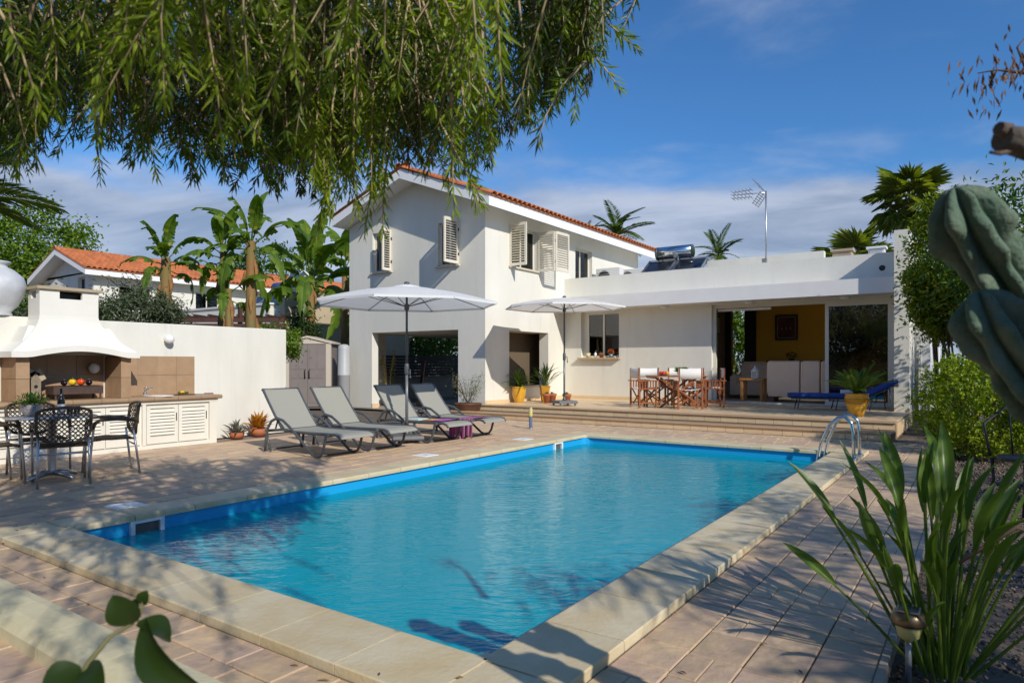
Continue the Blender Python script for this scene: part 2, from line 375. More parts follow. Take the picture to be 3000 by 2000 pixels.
# skimmer mouths in the left wall
for (a, c) in ((2.66, 2.93), (9.16, 9.42)):
    m = MB(); x = PX0
    m.box(x-.01, x+.03, a, c, .0-.03, -.002); m.box(x-.01, x+.03, a, a+.035, -.2, -.03); m.box(x-.01, x+.03, c-.035, c, -.2, -.03)
    m.box(x-.01, x+.03, a+.035, c-.035, -.2, -.17)
    o = m.build('skimmer', WHITEP, pool); MB().box(x-.015, x+.003, a+.035, c-.035, -.17, -.03).build('mouth', M('skimmer_dark', (.10, .10, .09), .6), o)
# water: a thin sheet with wind ripples
wm = bpy.data.materials.new('pool_water'); wm.use_nodes = True; t = wm.node_tree; t.nodes.remove(t.nodes['Principled BSDF'])
tr0 = t.nodes.new('ShaderNodeBsdfTransparent'); tr0.inputs['Color'].default_value = (.30, 1.0, .98, 1)
df_ = t.nodes.new('ShaderNodeBsdfDiffuse'); df_.inputs['Color'].default_value = (.0, .44, .56, 1)      # the body of the water scatters a little light
tr = t.nodes.new('ShaderNodeMixShader'); tr.inputs[0].default_value = .78; t.links.new(tr0.outputs[0], tr.inputs[1]); t.links.new(df_.outputs[0], tr.inputs[2])
gl = t.nodes.new('ShaderNodeBsdfGlossy'); gl.inputs['Roughness'].default_value = .015
fr = t.nodes.new('ShaderNodeFresnel'); fr.inputs['IOR'].default_value = 1.35
geo = t.nodes.new('ShaderNodeNewGeometry')
def rip(scale, dist, strength, rot, st):
    mp = t.nodes.new('ShaderNodeMapping'); mp.vector_type = 'TEXTURE'; mp.inputs['Scale'].default_value = st; mp.inputs['Rotation'].default_value = (0, 0, rot)
    t.links.new(geo.outputs['Position'], mp.inputs['Vector'])
    n = t.nodes.new('ShaderNodeTexNoise'); n.inputs['Scale'].default_value = scale; n.inputs['Detail'].default_value = 3; n.inputs['Distortion'].default_value = .6
    t.links.new(mp.outputs[0], n.inputs['Vector'])
    bp = t.nodes.new('ShaderNodeBump'); bp.inputs['Strength'].default_value = strength; bp.inputs['Distance'].default_value = dist
    t.links.new(n.outputs['Fac'], bp.inputs['Height']); return bp
b1 = rip(1.7, .06, .16, .607, (1, .55, 1)); b2 = rip(5.5, .022, .36, .607, (1, .42, 1)); t.links.new(b1.outputs[0], b2.inputs['Normal'])
t.links.new(b2.outputs[0], gl.inputs['Normal']); b3 = rip(5.5, .03, .24, .607, (1, .42, 1)); t.links.new(b3.outputs[0], fr.inputs['Normal'])
mx = t.nodes.new('ShaderNodeMixShader'); t.links.new(fr.outputs[0], mx.inputs[0]); t.links.new(tr.outputs[0], mx.inputs[1]); t.links.new(gl.outputs[0], mx.inputs[2])
t.links.new(mx.outputs[0], t.nodes['Material Output'].inputs['Surface'])
struct(MB().add([(PX0-.01, PY0-.01, -.115), (PX1+.01, PY0-.01, -.115), (PX1+.01, PY1+.01, -.115), (PX0-.01, PY1+.01, -.115)], [(0, 1, 2, 3)]).build('water', wm))
wo = bpy.data.objects['water']
if wo.data.polygons[0].normal.z < 0: wo.data.flip_normals()

# ---- paving of stamped slabs: the near ones single pieces, the far ones joined
deck = empty('pool_deck', (-3, 1, 0)); struct(deck)
base = MB()
for b in ((-10.5, PX0-.31, 1.0, 12.4), (PX0-.31, -.34, 10.58, 12.9), (PX1+.39, -.34, -1.2, 10.58), (PX0-.31, PX1+.39, 1.0, PY0-.39), (-1.9, PX1+.39, -1.2, 1.0), (-10.9, -9.0, 12.4, 13.2)):
    base.box(b[0], b[1], b[2], b[3], -.075, -.016)
base.build('deck_base', JOINT, deck)
rr = random.Random(3)
cells = []
def course(x0, x1, y0, y1):                        # courses run along y, cross joints at uneven spacing
    n = max(1, round((x1-x0)/.24)); wd = (x1-x0)/n
    for i in range(n):
        y = y0 - rr.random()*.4
        while y < y1:
            L = rr.choice((.14, .20, .24, .30, .36)); a, c = max(y, y0), min(y+L, y1)
            if c-a > .06:
                if rr.random() < .12:
                    cells.append((x0+i*wd, x0+i*wd+wd/2, a, c)); cells.append((x0+i*wd+wd/2, x0+i*wd+wd, a, c))
                else: cells.append((x0+i*wd, x0+i*wd+wd, a, c))
            y += L
def course_x(x0, x1, y0, y1):
    n = max(1, round((y1-y0)/.24)); wd = (y1-y0)/n
    for i in range(n):
        x = x0 - rr.random()*.4
        while x < x1:
            L = rr.choice((.20, .30, .36, .46)); a, c = max(x, x0), min(x+L, x1)
            if c-a > .06: cells.append((a, c, y0+i*wd, y0+i*wd+wd))
            x += L
course(PX1+.385, -.345, -1.2, 10.57); course(-10.0, PX0-.305, .9, 12.33); course_x(PX0-.305, -.345, 10.575, 12.33)
course_x(-6.2, PX1+.385, 1.43, PY0-.375); course_x(-6.2, PX1+.385, .9, 1.2)
seen = []
for c in cells:
    p = Vector(((c[0]+c[1])/2, (c[2]+c[3])/2, 0)) - EYE; d = p.dot(FWD); u = p.dot(RGT)
    seen.append((0 if (d > 1.6 and abs(u/d) < .95) else 1, d, c))
seen.sort(key=lambda q: q[:2]); near = seen[:296]; far = seen[296:]
meshes = {}
for _, d, c in near:
    key = (round(c[1]-c[0], 2), round(c[3]-c[2], 2), rr.randrange(2))
    if key not in meshes:
        q = .0028; wx, wy = (key[0]-2*q)/2, (key[1]-2*q)/2
        meshes[key] = MB().bbox(-wx, wx, -wy, wy, -.03, 0, .005).mesh('paving_slab', SLAB)
    o = link('paving_slab', meshes[key], deck, False)
    o.location = Vector(((c[0]+c[1])/2, (c[2]+c[3])/2, rr.uniform(-.003, .0015))) - deck.location
    o.rotation_euler = (rr.uniform(-.004, .004), rr.uniform(-.004, .004), 0)
m = MB()
for _, d, c in far: m.bbox(c[0]+.004, c[1]-.004, c[2]+.004, c[3]-.004, -.03, rr.uniform(-.003, .0015), .006)
tag(m.build('paving_slab', SLAB, deck), kind='stuff')
edge = MB()
for a, c in run(-1.2, 10.6, .6): edge.box(-.345, -.315, a, c, -.07, .004)
tag(edge.build('deck_edging', M('edge_concrete', (.42, .36, .29), .8, (.30, .25, .2), 8), deck), kind='stuff')

# cream rounded kerb low in the foreground
k = MB(); prof = [(1.18, -.02), (1.185, .05), (1.21, .083), (1.26, .098), (1.36, .10), (1.41, .09), (1.44, .06), (1.45, -.02)]
for i in range(8):
    x0 = -6.2 + i*.54
    k.prism([(x0, y, z) for y, z in prof], (.534, 0, 0))
kerb = empty('planter_kerb', (-4, 1.3, 0), 0, 'low cream stone kerb with rounded top at the front left', 'kerb')
KST = M('kerb_stone', (.66, .60, .38), .6, (.58, .50, .30), 5, .8, bump=.15, bsc=30)
for i in range(9):
    x0 = -6.2 + i*.487
    MB().prism([(x0, y, z) for y, z in prof], (.484, 0, 0)).build('kerb_stone', KST, kerb)
endc = MB(); vs = []
for j in range(9):
    a = math.radians(-90 + 180*j/8)
    for y, z in prof: 
        dy = y-1.315; vs.append((-1.817 + abs(dy)*math.cos(a) if True else 0, 1.315 + abs(dy)*math.sin(a), z))
# a half-round end piece turned from the profile
prof_h = [(.135, -.02), (.13, .05), (.105, .083), (.06, .099), (0, .101)]
MB().lathe(prof_h, (-1.817, 1.315, 0), 20).build('kerb_stone', KST, kerb)

# terrace: two steps up, tiled
ter = empty('terrace', (-5.5, 15, 0)); struct(ter)
TX0, TX1 = -10.03, -1.18
m = MB(); m.box(TX0-.0, TX1, 13.03, 17.1, -.05, .235); m.box(TX0+.3-.9, TX1+.02, 12.37, 13.03, -.05, .115); m.build('terrace_core', M('mortar', (.20, .145, .095), .8), ter)
for z, y, x0 in ((.26, 13.0, TX0), (.13, 12.34, TX0-.55)):
    for a, c in run(x0, TX1+.01, .6):
        o = MB(); o.prism([(a, y+.31, z), (a, y+.02, z), (a, y+.006, z-.004), (a, y, z-.012), (a, y+.006, z-.026), (a, y+.31, z-.026)], (c-a, 0, 0)); o.build('step_nosing', M('nosing_tile', (.46, .30, .17), .5, (.40, .26, .145), 6, .8, objrand=.06), ter)
for zz, y, x0 in ((.13, 13.025, TX0), (0, 12.365, TX0-.45)):
    for a, c in run(x0, TX1, .33): MB().box(a, c, y, y+.02, zz+.002, zz+.106).build('riser_tile', TILE, ter)
for a, c in run(13.2, 16.2, .33): MB().box(TX1, TX1+.02, a, c, .0, .225).build('riser_tile', TILE, ter)
m = MB()
for a, c in run(TX0, TX1, .402):
    for d, e in run(13.315, 17.08, .402): m.box(a, c, d, e, .236, .26)
tag(m.build('floor_tile', M('terrace_floor_tile', (.72, .54, .33), .4, (.65, .48, .29), 3, .8), ter), kind='stuff')

# gravel bed on the right
GR = leaf_mat('gravel_stone', (.055, .045, .038), (.21, .16, .12), trans=0, rough=.9, spec=.2, third=(.34, .29, .22))
n = 15000
gx = -.30 + 3.6*rng.random(n)**1.25; gy = 1.2 + 10*rng.random(n)**1.3
r = rng.uniform(.006, .017, n)*(.75+.06*gy); gz = -.055 + rng.random(n)*.012 + .012*np.sin(gx*5)*np.cos(gy*4)
oct_ = np.array([(1,0,0),(-1,0,0),(0,1,0),(0,-1,0),(0,0,1),(0,0,-1)], float); of = np.array([(0,2,4),(2,1,4),(1,3,4),(3,0,4),(2,0,5),(1,2,5),(3,1,5),(0,3,5)])
vv = oct_[None]*rng.uniform(.55, 1.2, (n, 6, 1))*r[:, None, None]; vv[..., 2] *= .7
ang = rng.uniform(0, 6.28, n); ca, sa = np.cos(ang)[:, None], np.sin(ang)[:, None]
vv = np.stack([vv[..., 0]*ca - vv[..., 1]*sa, vv[..., 0]*sa + vv[..., 1]*ca, vv[..., 2]], -1) + np.stack([gx, gy, gz], -1)[:, None]
tag(tri_mesh('gravel', vv.reshape(-1, 3), (of[None] + (np.arange(n)*6)[:, None, None]).reshape(-1, 3), GR), kind='stuff')

# a few dry leaves blown onto the stone
n = 90; P = np.stack([rng.uniform(-6.5, -.5, n), rng.uniform(.9, 2.1, n), np.full(n, .006)], 1); k = n//2; P[k:, 0] = rng.uniform(-1.25, -.35, n-k); P[k:, 1] = rng.uniform(2, 9, n-k)
on = (P[:, 0] < PX1+.38) & (P[:, 1] > PY0-.37) & (P[:, 0] > PX0-.3); P[on, 2] = .047; ok = ~((P[:, 0] < PX1+.02) & (P[:, 1] > PY0-.02)); P = P[ok]; n = len(P); a = rng.uniform(0, 6.28, n)
tag(leaves('fallen_leaves', P, np.stack([np.cos(a), np.sin(a), rng.uniform(-.02, .1, n)], 1), np.tile([0, 0, 1.], (n, 1))+rng.normal(0, .15, (n, 3)), rng.uniform(.025, .06, n), rng.uniform(.007, .016, n), leaf_mat('dry_leaf', (.12, .06, .025), (.30, .18, .07), .15, .7), None, fold=.3), kind='stuff')
# ------------------------------------------------------------------ the villa
villa = empty('villa', (-10, 15, 0), 0, 'white villa with terracotta gable roof, louvred shutters and flat roofed wing', 'house')
GY, SX, WY, FY = 13.25, -10.03, 17.1, 16.45
m = MB()
m.panel('y', GY, .24, -14.94, SX, 0, 5.1, [(-14.016, -10.89, 0, 2.125), (-13.99, -13.27, 3.80, 4.90), (-11.57, -10.89, 3.78, 4.90)])
m.build('gable_wall', STUCCO, villa)
MB().prism([(-14.94, GY, 5.1), (SX, GY, 5.1), (SX, GY, 5.19), (-12.43, GY, 6.1), (-14.94, GY, 5.15)], (0, .24, 0)).build('gable_top', STUCCO, villa)
m = MB(); m.panel('x', SX, -.30, GY+.24, 22.3, 0, 5.19, [(14.284, 16.21, .66, 2.125), (14.31, 15.65, 3.80, 4.88), (17.757, 18.83, 3.45, 4.77)])
m.build('side_wall', STUCCO, villa)
m = MB(); m.panel('x', -14.94, .25, GY+.24, 22.3, 2.13, 5.12); m.box(-14.94, -14.69, GY+.24, 14.45, 0, 2.13); m.panel('y', 22.3, -.25, -14.69, SX-.3, 0, 5.1)
m.box(-14.94, -14.69, 19, 22.3, 0, 2.13); m.build('rear_wall', STUCCO, villa)
bx('upper_floor', STUCCO, villa, -14.69, SX-.30, GY+.24, 22.05, 2.13, 2.4)
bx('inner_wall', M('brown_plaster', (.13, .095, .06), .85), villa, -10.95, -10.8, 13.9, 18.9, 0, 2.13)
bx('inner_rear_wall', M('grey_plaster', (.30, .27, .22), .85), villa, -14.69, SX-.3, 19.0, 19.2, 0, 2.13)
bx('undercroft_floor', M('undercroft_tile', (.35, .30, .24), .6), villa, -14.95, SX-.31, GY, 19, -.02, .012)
for b_ in ((-14.03, -14.0, GY+.0, GY+.25, 0, .14), (SX, SX+.012, 13.26, 17.08, .26, .345), (SX+.012, -5.7, WY-.012, WY, .26, .345)): MB().box(*b_).build('skirting', TILE, villa)
bx('sill_stones', M('opening_sill', (.55, .46, .36), .8), villa, SX-.28, SX+.03, 14.29, 16.2, .62, .663)
# roof body with white fascia, then tiles
rb = MB(); rb.prism([(-9.5, 12.7, 5.0), (-9.5, 12.7, 5.26), (-12.43, 12.7, 6.345), (-15.05, 12.7, 5.40), (-15.05, 12.7, 5.13), (-12.43, 12.7, 6.09)], (0, 10.2, 0))
roof = rb.build('roof', M('fascia_white', (.82, .82, .81), .6), villa)
def tile_mesh(L, W, h=.055, th=.016):
    mb = MB(); n = 6; vs = []
    for k, y in enumerate((0, L)):
        f = 1 - .12*k
        for rr_ in (1, 1-th/(W/2)):
            for j in range(n+1):
                a = math.pi*j/n; vs.append((W/2*rr_*f*math.cos(a), y, (h*1.35)*(rr_ if rr_ == 1 else .78)*math.sin(a) - (.0)))
    q = n+1; fs = []
    for j in range(n):
        fs += [(j, j+1, 2*q+j+1, 2*q+j), (q+j, 3*q+j, 3*q+j+1, q+j+1), (j, q+j, q+j+1, j+1)]
    mb.add(vs, fs, True); return mb.mesh('roof_tile', TERRA)
def put_tile(me, parent, pos, down, side):
    """tile laid with its open lower end at pos, running up against 'down'"""
    up = -Vector(down).normalized(); sd = Vector(side).normalized(); n = sd.cross(up).normalized()
    o = bpy.data.objects.new('roof_tile', me); COL.objects.link(o); o.parent = parent
    M4 = Matrix((sd, up, n)).transposed().to_4x4(); M4.translation = Vector(pos)
    par = Vector((0, 0, 0)); p = parent
    while p: par += p.location; p = p.parent
    M4.translation -= par
    o.matrix_basis = M4; return o
s_r = (6.345-5.26)/(12.43-9.5); s_l = (6.345-5.40)/(15.05-12.43)
TM = tile_mesh(.42, .20)
bed = MB(); bed.prism([(-9.46, 12.68, 5.245), (-9.46, 12.68, 5.275), (-12.43, 12.68, 6.375), (-15.09, 12.68, 5.415), (-15.09, 12.68, 5.39), (-12.43, 12.68, 6.347)], (0, 10.24, 0)); bed.build('tile_bed', TERRA, roof)
y = 12.80
while y < 22.9:
    put_tile(TM, roof, (-9.41, y, 5.268), (1, 0, -s_r), (0, 1, 0)); put_tile(TM, roof, (-9.78, y, 5.268+.37*s_r+.012), (1, 0, -s_r), (0, 1, 0)); y += .212
for i in range(1, 8):
    x = -9.41 - .37*i; put_tile(TM, roof, (x, 12.75, 5.275+.37*i*s_r), (1, 0, -s_r), (0, 1, 0))
for i in range(0, 8):
    x = -15.1 + .37*i; put_tile(TM, roof, (x, 12.75, 5.41+.37*i*s_l), (-1, 0, -s_l), (0, 1, 0))
RM = tile_mesh(.44, .26, .075)
for i in range(25): put_tile(RM, roof, (-12.43, 12.66+.41*i, 6.375), (0, -1, 0), (-1, 0, 0) if False else (1, 0, 0))

GLASSD = glass_mat('window_glass', (.10, .10, .095), base=.03)
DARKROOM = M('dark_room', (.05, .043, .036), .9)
def window_y(x0, x1, z0, z1, yp, bars=(), parent=villa, depth=.10, open_left=None, fr=.055, room=True, glass=None, recess=.0):
    """window in a wall facing -y"""
    f = MB(); y0 = yp+depth
    f.box(x0, x1, y0, y0+.05, z1-fr, z1); f.box(x0, x1, y0, y0+.05, z0, z0+fr); f.box(x0, x0+fr, y0, y0+.05, z0+fr, z1-fr); f.box(x1-fr, x1, y0, y0+.05, z0+fr, z1-fr)
    for b in bars: f.box(b-fr/2, b+fr/2, y0-.004, y0+.05, z0+fr, z1-fr)
    w_ = f.build('window', PVC, parent)
    e = [x0+fr] + sorted(bars) + [x1-fr]
    for i in range(len(e)-1): MB().box(e[i]+(fr/2 if i else 0), e[i+1]-(fr/2 if i < len(e)-2 else 0), y0+.02, y0+.03, z0+fr, z1-fr).build('pane', glass or GLASSD, w_)
    if room:
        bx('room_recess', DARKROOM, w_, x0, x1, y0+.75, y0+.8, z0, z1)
    return w_
def window_x(y0, y1, z0, z1, xp, bars=(), parent=villa, depth=.12, fr=.05, room=True, glass=None):
    f = MB(); a = xp-depth
    f.box(a-.05, a, y0, y1, z1-fr, z1); f.box(a-.05, a, y0, y1, z0, z0+fr); f.box(a-.05, a, y0, y0+fr, z0+fr, z1-fr); f.box(a-.05, a, y1-fr, y1, z0+fr, z1-fr)
    for b in bars: f.box(a-.05, a+.004, b-fr/2, b+fr/2, z0+fr, z1-fr)
    w_ = f.build('window', PVC, parent)
    e = [y0+fr] + sorted(bars) + [y1-fr]
    for i in range(len(e)-1): MB().box(a-.03, a-.02, e[i]+(fr/2 if i else 0), e[i+1]-(fr/2 if i < len(e)-2 else 0), z0+fr, z1-fr).build('pane', glass or GLASSD, w_)
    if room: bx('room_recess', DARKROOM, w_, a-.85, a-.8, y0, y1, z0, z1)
    return w_
def sill_y(x0, x1, z, yp, parent): MB().box(x0-.06, x1+.06, yp-.06, yp+.1, z-.04, z).build('sill', M('sill_stone', (.60, .54, .42), .7), parent)
w1 = window_y(-13.99, -13.27, 3.80, 4.90, GY, (-13.63,)); sill_y(-13.99, -13.27, 3.80, GY, w1)
w2 = window_y(-11.57, -10.89, 3.78, 4.90, GY, (-11.23,)); sill_y(-11.57, -10.89, 3.78, GY, w2)
w3 = window_x(14.31, 15.65, 3.80, 4.88, SX, (14.98,))
MB().box(SX-.12, SX+.06, 14.25, 15.71, 3.76, 3.80).build('sill', MATS['sill_stone'], w3)
window_x(17.757, 18.83, 3.45, 4.77, SX, (18.25,))
# louvred shutters: a frame and tilted slats
SHUT = M('shutter_cream', (.70, .65, .53), .5)
def shutter(hx, hy, dx, dy, wd, z0, z1, parent=villa):
    d = Vector((dx, dy, 0)).normalized(); n = Vector((-d.y, d.x, 0)); b = Vector((hx, hy, 0)); st = .055; T = .018
    f = MB()
    for u in (st/2, wd-st/2): f.obox(b+d*u+V(0, 0, (z0+z1)/2), d*st/2, n*T, V(0, 0, (z1-z0)/2))
    for z in (z0+st/2+.01, z1-st/2): f.obox(b+d*wd/2+V(0, 0, z), d*(wd/2-st), n*T*.98, V(0, 0, st/2+.01))
    s_ = f.build('shutter', SHUT, parent)
    a = z0+.10; c = z1-.09; k = int((c-a)/.062)
    for i in range(k):
        z = a+(c-a)*(i+.5)/k; up = (n*.92+V(0, 0, -.42)).normalized(); cr = d.cross(up)
        MB().obox(b+d*wd/2+V(0, 0, z), d*(wd/2-st+.002), up*.026, cr*.004).build('slat', SHUT, s_)
    hg = MB()
    for z in (z0+.25, z1-.25): hg.obox(b+d*.01+n*.02+V(0, 0, z), d*.02, n*.012, V(0, 0, .035))
    hg.build('hinge', BLACK, s_)
    return s_
shutter(-13.27, GY-.004, 0, -1, .33, 3.80, 4.93); shutter(-10.89, GY-.004, 0, -1, .55, 3.79, 4.91)
shutter(SX+.004, 14.31, 1, .0, .52, 3.79, 4.88)
shutter(SX+.004, 15.66, 1, .03, .53, 3.79, 4.86); shutter(SX+.55, 15.70, .05, 1, .66, 3.79, 4.86)

# ---- the flat roofed wing
m = MB(); m.panel('y', WY, .30, SX+.002, -1.48, .26, 3.74, [(-9.472, -8.268, 1.434, 2.78), (-5.66, -1.50, .26, 2.76)]); m.build('wing_wall', STUCCO, villa)
MB().box(SX+.002, -1.482, FY, WY-.002, 2.785, 3.125).build('canopy', M('canopy_white', (.80, .80, .79), .7, (.73, .72, .70), 2, .6), villa)
m = MB(); m.box(-1.48, -1.20, 16.15, 17.4, 0, 4.05); m.build('fin_wall', STUCCO, villa)
m = MB(); m.panel('x', -1.21, -.27, 17.4, 24.5, 0, 3.74, [(17.75, 19.25, .32, 2.7), (20.05, 21.4, .9, 2.7)]); m.panel('y', 24.5, -.25, SX, -1.48, .0, 3.74, [(-8.0, -6.2, .1, 3.2)]); m.build('wing_outer_wall', STUCCO, villa)
bx('side_pier', WHITEP, villa, -1.20, -1.0, 19.3, 20.0, 0, 2.6); bx('side_pier', WHITEP, villa, -1.20, -.92, 21.6, 22.4, 0, 2.6)
bx('wing_roof', STUCCO, villa, SX+.002, -1.48, WY+.30, 24.25, 3.2, 3.42)
bx('roof_parapet', STUCCO, villa, -6.4, -3.34, 19.0, 19.25, 3.42, 4.2)
MB().tube([(-1.80, WY-.004, 3.40), (-1.80, WY+.05, 3.40)], .065, 16).build('drain_mouth', BLACK, villa)
# window with sill and the wide sliding door
GLASSK = glass_mat('kitchen_glass', (.16, .15, .14), base=.06)
wk = window_y(-9.33, -8.268, 1.434, 2.72, WY, (-8.80,), depth=.13, glass=GLASSK); MB().box(-9.472, -8.268, WY+.13, WY+.2, 2.72, 2.78).build('box_head', PVC, wk)
MB().box(-9.472, -9.33, WY+.13, WY+.22, 1.434, 2.72).build('frame', PVC, wk)
MB().box(-9.53, -8.22, WY-.12, WY+.13, 1.39, 1.432).build('sill', M('tan_sill', (.50, .37, .22), .6), wk)
sd = MB(); y0 = WY+.10
sd.box(-5.66, -5.58, y0, y0+.1, .26, 2.76); sd.box(-1.62, -1.50, y0, y0+.1, .26, 2.76); sd.box(-5.58, -1.62, y0, y0+.1, 2.67, 2.76); sd.box(-5.58, -1.62, y0, y0+.1, .262, .30)
sdo = sd.build('sliding_door', PVC, villa)
df = MB(); df.box(-3.0, -2.92, y0+.02, y0+.06, .30, 2.67); df.box(-1.70, -1.62, y0+.02, y0+.06, .30, 2.67); df.box(-2.92, -1.70, y0+.02, y0+.06, 2.6, 2.67); df.box(-2.92, -1.70, y0+.02, y0+.06, .30, .37)
df.build('door_frame', PVC, sdo)
MB().box(-2.92, -1.70, y0+.035, y0+.045, .37, 2.6).build('pane', glass_mat('door_glass', (.16, .155, .145), base=.28), sdo)
MB().box(-5.57, -4.25, WY+.22, WY+.27, 2.60, 2.66).build('blind_rail', WHITEP, sdo)
# living room behind
FL = M('room_floor', (.38, .32, .27), .4); OCH = M('ochre_wall', (.88, .50, .055), .85); BRN = M('room_brown', (.26, .17, .09), .85)
bx('room_floor', FL, villa, -6.9, -1.48, WY+.3, 21.5, .2, .30)
bx('room_step', FL, villa, -6.9, -1.48, 20.2, 21.5, .30, .72)
m = MB(); m.panel('y', 21.5, .15, -6.9, -1.48, .30, 3.2, [(-6.47, -6.0, .72, 2.94)]); m.build('room_back_wall', OCH, villa)
bx('room_side_wall', BRN, villa, -6.9, -6.65, WY+.3, 21.5, .30, 3.2)
bx('door_leaf', BLACK, villa, -6.04, -5.70, 21.38, 21.46, .72, 2.96)
m = MB(); m.box(-6.64, -6.47, 21.36, 21.49, .72, 3.0); m.box(-6.47, -6.0, 21.36, 21.49, 2.94, 3.05); m.build('door_surround', BLACK, villa)
m = MB(); m.panel('y', 21.9, .2, -6.9, -1.48, 0, 3.2, [(-6.7, -5.9, .3, 3.1)]); m.build('room_outer_wall', STUCCO, villa)

for a, c in ((17.75, 19.25), (20.05, 21.4)):
    z0 = .32 if a < 19 else .9
    f = MB(); f.box(-1.38, -1.32, a, a+.06, z0, 2.7); f.box(-1.38, -1.32, c-.06, c, z0, 2.7); f.box(-1.38, -1.32, a+.06, c-.06, 2.64, 2.7); f.box(-1.38, -1.32, a+.06, c-.06, z0, z0+.06); o = f.build('window', PVC, villa)
    MB().box(-1.355, -1.345, a+.06, c-.06, z0+.06, 2.64).build('pane', glass_mat('side_glass', (.85, .87, .86)), o)
# ceiling lamps under the canopy, each an oval bulkhead
for i, x in enumerate((-8.86, -6.79, -4.62, -2.50)):
    t = empty('ceiling_light', (x, 16.78, 2.785), 0, ['oval white ceiling lamp under the canopy over the kitchen window', 'oval white ceiling lamp under the canopy over blank wall', 'oval white ceiling lamp under the canopy above sofa doorway', 'oval white ceiling lamp under the canopy over closed glass pane'][i], 'ceiling lamp', 'lamps under the canopy')
    MB().lathe([(.14, -.002), (.14, -.02), (.12, -.022)], (0, 0, 0), 24, .7).build('rim', WHITEP, t, False)
    MB().lathe([(.118, -.022), (.10, -.06), (.06, -.08), (0, -.085)], (0, 0, 0), 24, .7).build('lens', M('opal', (.75, .74, .70), .3), t, False)

# things on the roof
hw = empty('solar_water_heater', (-7.3, 18.6, 3.42), 0, 'solar water heater with shiny steel tank above two dark panels on the flat roof', 'solar heater')
MB().tube([(-7.75, 18.7, 4.48), (-6.73, 18.7, 4.48)], .19, 20).build('tank', CHROME, hw)
mm = MB(); mm.tube([(-7.80, 18.7, 4.48), (-7.75, 18.7, 4.48)], .195, 20); mm.build('tank_cap', DKMETAL, hw)
SOL = M('solar_panel', (.02, .024, .035), .12)
for x0 in (-8.05, -7.13):
    p0, p1 = Vector((x0+.04, 18.05, 3.85)), Vector((x0, 18.75, 4.27)); d = p1-p0
    pn = MB().prism([p0, p0+V(.82, 0, 0), p1+V(.82, 0, 0), p1], V(0, .03, -.05)).build('panel', SOL, hw)
    fr_ = MB()
    for a, c in ((p0, p1), (p0+V(.82, 0, 0), p1+V(.82, 0, 0)), (p0, p0+V(.82, 0, 0)), (p1, p1+V(.82, 0, 0))): fr_.bar(a+V(0, -.01, .012), c+V(0, -.01, .012), .035, .05)
    fr_.build('panel_frame', ALU, pn)
mm = MB()
for x in (-7.65, -7.2, -6.8):
    mm.bar((x, 18.75, 3.42), (x, 18.72, 4.30), .03, .03); mm.bar((x, 18.1, 3.42), (x, 18.1, 3.84), .03, .03)
mm.bar((-7.2, 18.52, 4.30), (-7.2, 18.5, 4.46), .05, .03); mm.build('stand', STEELGREY, hw)
an = empty('tv_antenna', (-4.36, 17.3, 3.42), 0, 'television antenna on a tall thin mast above the flat roof', 'antenna')
MB().tube([(-4.36, 17.3, 3.40), (-4.36, 17.3, 5.54)], .02, 8).build('mast', ALU, an)
MB().box(-4.44, -4.33, 17.22, 17.30, 3.44, 3.86).build('bracket', STEELGREY, an)
mm = MB(); mm.tube([(-4.36, 17.3, 5.50), (-5.17, 17.3, 5.55)], .012, 6)
for k in range(6):
    u = k/5; x = -4.72-.45*u
    for dz in (-.10+.02*u, .0, .10-.02*u): mm.bar((x, 17.12, 5.53+dz), (x, 17.48, 5.53+dz), .012, .012)
for dz in (-.09, .09): mm.bar((-4.70, 17.3, 5.53+dz), (-5.18, 17.3, 5.54+dz*.8), .02, .02)
mm.build('boom', ALU, an)
mm = MB()
for sgn in (1, -1):
    for k in range(6):
        u = k/5; mm.bar((-4.44-.17*u, 17.0, 5.52+sgn*(.05+.24*u)), (-4.44-.17*u, 17.6, 5.52+sgn*(.05+.24*u)), .014, .014)
    for yy in (17.05, 17.3, 17.55): mm.bar((-4.42, yy, 5.52+sgn*.03), (-4.62, yy, 5.52+sgn*.31), .014, .014)
mm.build('reflector', ALU, an)
def ac_unit(x, y, z, lab, sx=.8):
    t = empty('air_conditioner', (x, y, z), 0, lab, 'air conditioner', 'air conditioners on the flat roof')
    MB().bbox(-sx/2, sx/2, -.15, .15, 0, .56, .015).build('casing', M('ac_white', (.72, .72, .70), .4), t, False)
    MB().lathe([(.2, 0), (.2, .012), (0, .012)], (-.12, -.152, .28), 20, 1, True, Matrix.Rotation(math.radians(90), 3, 'X')).build('fan', BLACK, t, False)
    gm = MB()
    for k in range(5): gm.box(-.33, .10, -.178, -.168, .12+.08*k, .128+.08*k)
    gm.build('grille', M('ac_white', (.7, .7, .7)), t, False)
ac_unit(-9.45, 18.9, 3.66, 'white air conditioner beside balcony window on flat roof'); ac_unit(-8.95, 19.5, 3.66, 'white air conditioner half hidden behind its neighbour by solar panels')
rv = empty('roof_vent_box', (-2.0, 18.3, 3.42), 0, 'white square vent box on roof edge by the tall fin wall', 'vent box')
MB().box(-2.2, -1.86, 18.1, 18.4, 3.42, 4.0).build('body', WHITEP, rv); MB().box(-2.24, -1.82, 18.06, 18.44, 4.0, 4.05).build('lid', WHITEP, rv); MB().box(-2.16, -1.90, 18.085, 18.102, 3.72, 3.95).build('louvre', M('ac_grey', (.5, .5, .5)), rv)
ch = empty('roof_chimney', (-2.95, 19.6, 3.42), 0, 'low stone clad chimney stack on roof behind parapet', 'chimney')
